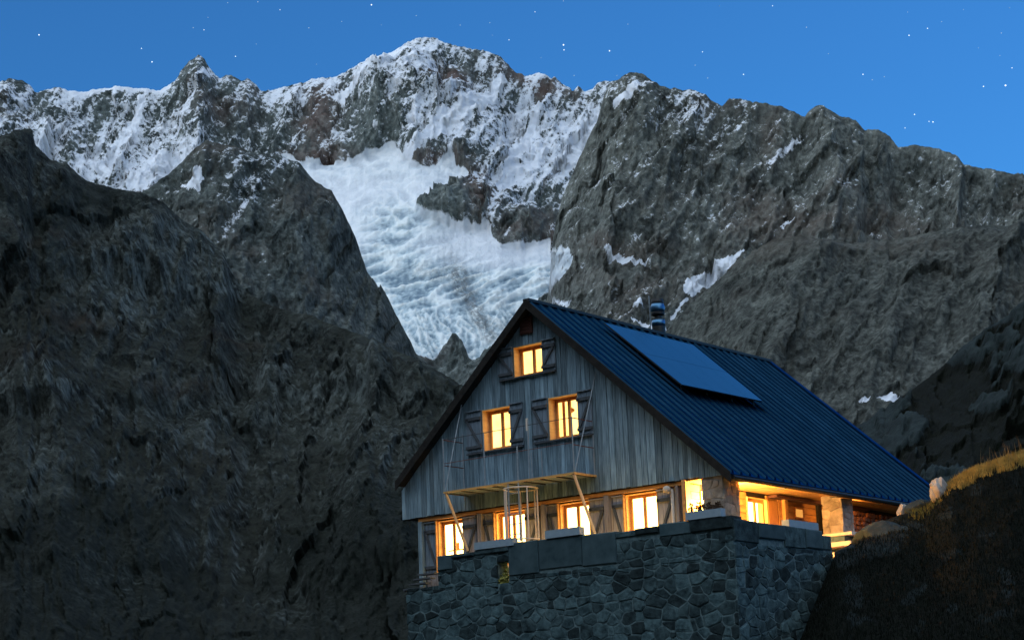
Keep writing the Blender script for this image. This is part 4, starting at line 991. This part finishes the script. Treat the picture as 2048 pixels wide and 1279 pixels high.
boulder(1838, 1016, 6.3, .42, .3, .26, 7, 'low grey rock between the pointed rock and the pale boulder', M_BLD2)
boulder(1765, 1085, 4.4, 1.05, .7, .55, 9, 'large dark blue grey boulder in the bank right of the porch steps', M_BLD2, -.4)
boulder(1702, 1112, 3.6, .42, .4, .34, 11, 'dark rock between the end of the terrace wall and the large boulder', M_BLD2)

# ------------------------------------------------------------------ grass
def grass(name, base, nrm_up, hmin, hmax, wid, mat, seed, lean=.5):
    g = np.random.default_rng(seed); n = len(base)
    h = g.uniform(hmin, hmax, n)*g.uniform(.5, 1, n); a = g.uniform(0, 6.283, n); l = g.uniform(.1, lean, n)*h
    w = wid*g.uniform(.6, 1.3, n); b = a+1.57+g.uniform(-.6, .6, n)
    side = np.stack([np.cos(b), np.sin(b), 0*b], -1)*w[:, None]
    dirh = np.stack([np.cos(a), np.sin(a), 0*a], -1)
    mid_ = base+dirh*(l*.35)[:, None]+np.array([0, 0, 1])*(h*.6)[:, None]
    tip = base+dirh*l[:, None]+np.array([0, 0, 1])*h[:, None]
    V = np.stack([base-side, base+side, mid_-side*.7, mid_+side*.7, tip], 1).reshape(-1, 3)
    i = np.arange(n)[:, None, None]*5; F = (i+np.array([[0, 1, 3], [0, 3, 2], [2, 3, 4]])[None]).reshape(-1, 3)
    return tri_mesh(name, V, F, mat)
def grassmat(name, c1, c2):
    m, nt, b = nodes(name); f = noise(nt, coords(nt, (1, 1, 1), world=True), 3.0, 4, .7)
    col = ramp(nt, f, [(.3, c1), (.7, c2)]); nt.links.new(col, b.inputs['Base Color']); b.inputs['Roughness'].default_value = .8; b.inputs['Specular IOR Level'].default_value = .1
    return m
nu, nvv, _ = PF.shape
g = np.random.default_rng(5)
def sample(n, i0, i1, j0, j1, p=1.0, thin=None):
    fi = g.uniform(i0, i1, n); fj = j0+(j1-j0)*g.uniform(0, 1, n)**p
    if thin:
        a_ = (fi-i0)/(i1-i0); b_ = (fj-j0)/(j1-j0); k_ = fbm(fi/5, fj/2.5, 21, 3)*.9
        ok = g.uniform(0, 1, n) < np.clip(a_*thin[0]+k_, 0, 1)*np.clip((b_+k_*.5)*thin[1], 0, 1); fi = fi[ok]; fj = fj[ok]
    i = fi.astype(int); j = fj.astype(int); a = (fi-i)[:, None]; b = (fj-j)[:, None]
    return PF[i, j]*(1-a)*(1-b)+PF[i+1, j]*a*(1-b)+PF[i, j+1]*(1-a)*b+PF[i+1, j+1]*a*b
u2i = lambda u: int((u-1500)/(2600-1500)*(nu-1))
top_j = nvv-7
bs = sample(60000, u2i(1880), u2i(2260), top_j-6, nvv-3, 1.0, (7, 1.5))
tag(grass('crest_grass', bs, None, .06, .19, .006, grassmat('glow_tinted_crest_grass', (.18, .13, .035), (.50, .34, .09)), 1), 'short grass along the top of the bank with lamp glow painted in as yellow', 'grass', kind='stuff')  # porch glow on the crest painted in as lighter, yellower grass
bs = sample(60000, u2i(1600), u2i(2150), 90, top_j-2, .8)
tag(grass('slope_grass', bs, None, .05, .16, .008, grassmat('dark_slope_grass', (.0016, .0036, .0022), (.0045, .008, .0045)), 2), 'dark green grass over the near hillside', 'grass', kind='stuff')
bs = sample(70, u2i(1960), u2i(2150), top_j-3, nvv-5)
tag(grass('tall_stalks', bs, None, .35, .75, .007, grassmat('dry_stalk', (.16, .11, .05), (.3, .22, .1)), 3, .35), 'tall thin dry grass stalks on the crest of the bank', 'grass', kind='stuff')
bs = sample(900, u2i(1815), u2i(1885), top_j-6, nvv-5, 1.0, (3, 2))
tag(grass('rock_tufts', bs, None, .05, .22, .008, grassmat('tuft_grass', (.05, .06, .015), (.13, .12, .04)), 4), 'green grass tufts between the rocks below the roof corner', 'grass', kind='stuff')

# ------------------------------------------------------------------ stars
M_STAR = emit('star_glow', (.75, .87, 1.0), .26)
M_STAR2 = emit('faint_star_glow', (.6, .8, 1.0), .13)
def icos():
    import bmesh
    bm = bmesh.new(); bmesh.ops.create_icosphere(bm, subdivisions=1, radius=1); me = bpy.data.meshes.new('star'); bm.to_mesh(me); bm.free(); return me
me1 = icos(); me1.materials.append(M_STAR)
for (x, y, s) in ((78,70,4.4),(283,97,3),(304,124,4.2),(743,10,4.6),(1127,90,5),(1128,100,3.6),(1219,102,4.2),(1487,149,3.4),(1726,149,3.6),(1818,71,3.8),(1967,173,3.8),(2011,171,5.4),(1829,229,3.6),(1866,244,4),(1858,243,2.8),(1405,104,2.8),(408,60,2.8),(471,113,3.2),(1855,57,3.2),(2024,136,3),(1810,256,2.8),(1070,24,2.6),(1018,80,2.8),(560,20,2.6),(1545,12,2.8)):
    p = at_dist(x, y, 11000.0)
    o = new_obj('star', me1, None, tuple(p)); o.scale = (s, s, s)
    tag(o, 'bright white star in the blue dusk sky above the mountain', 'star', 'brighter stars in the dusk sky')
V = []; F = []; vv = np.array([v_.co[:] for v_ in me1.vertices]); ff = np.array([p.vertices[:] for p in me1.polygons])
for k in range(70):
    x = g.uniform(-100, 2150); y = g.uniform(-60, 340) if g.uniform() < .5 else g.uniform(-60, 160)
    p = at_dist(x, y, 11000.0); s = g.uniform(1.6, 3.0); F.append(ff+len(V)*len(vv)); V.append(vv*s+p)
tag(tri_mesh('faint_stars', np.concatenate(V), np.concatenate(F), M_STAR2), 'scattered faint stars over the dusk sky', 'stars', kind='stuff')
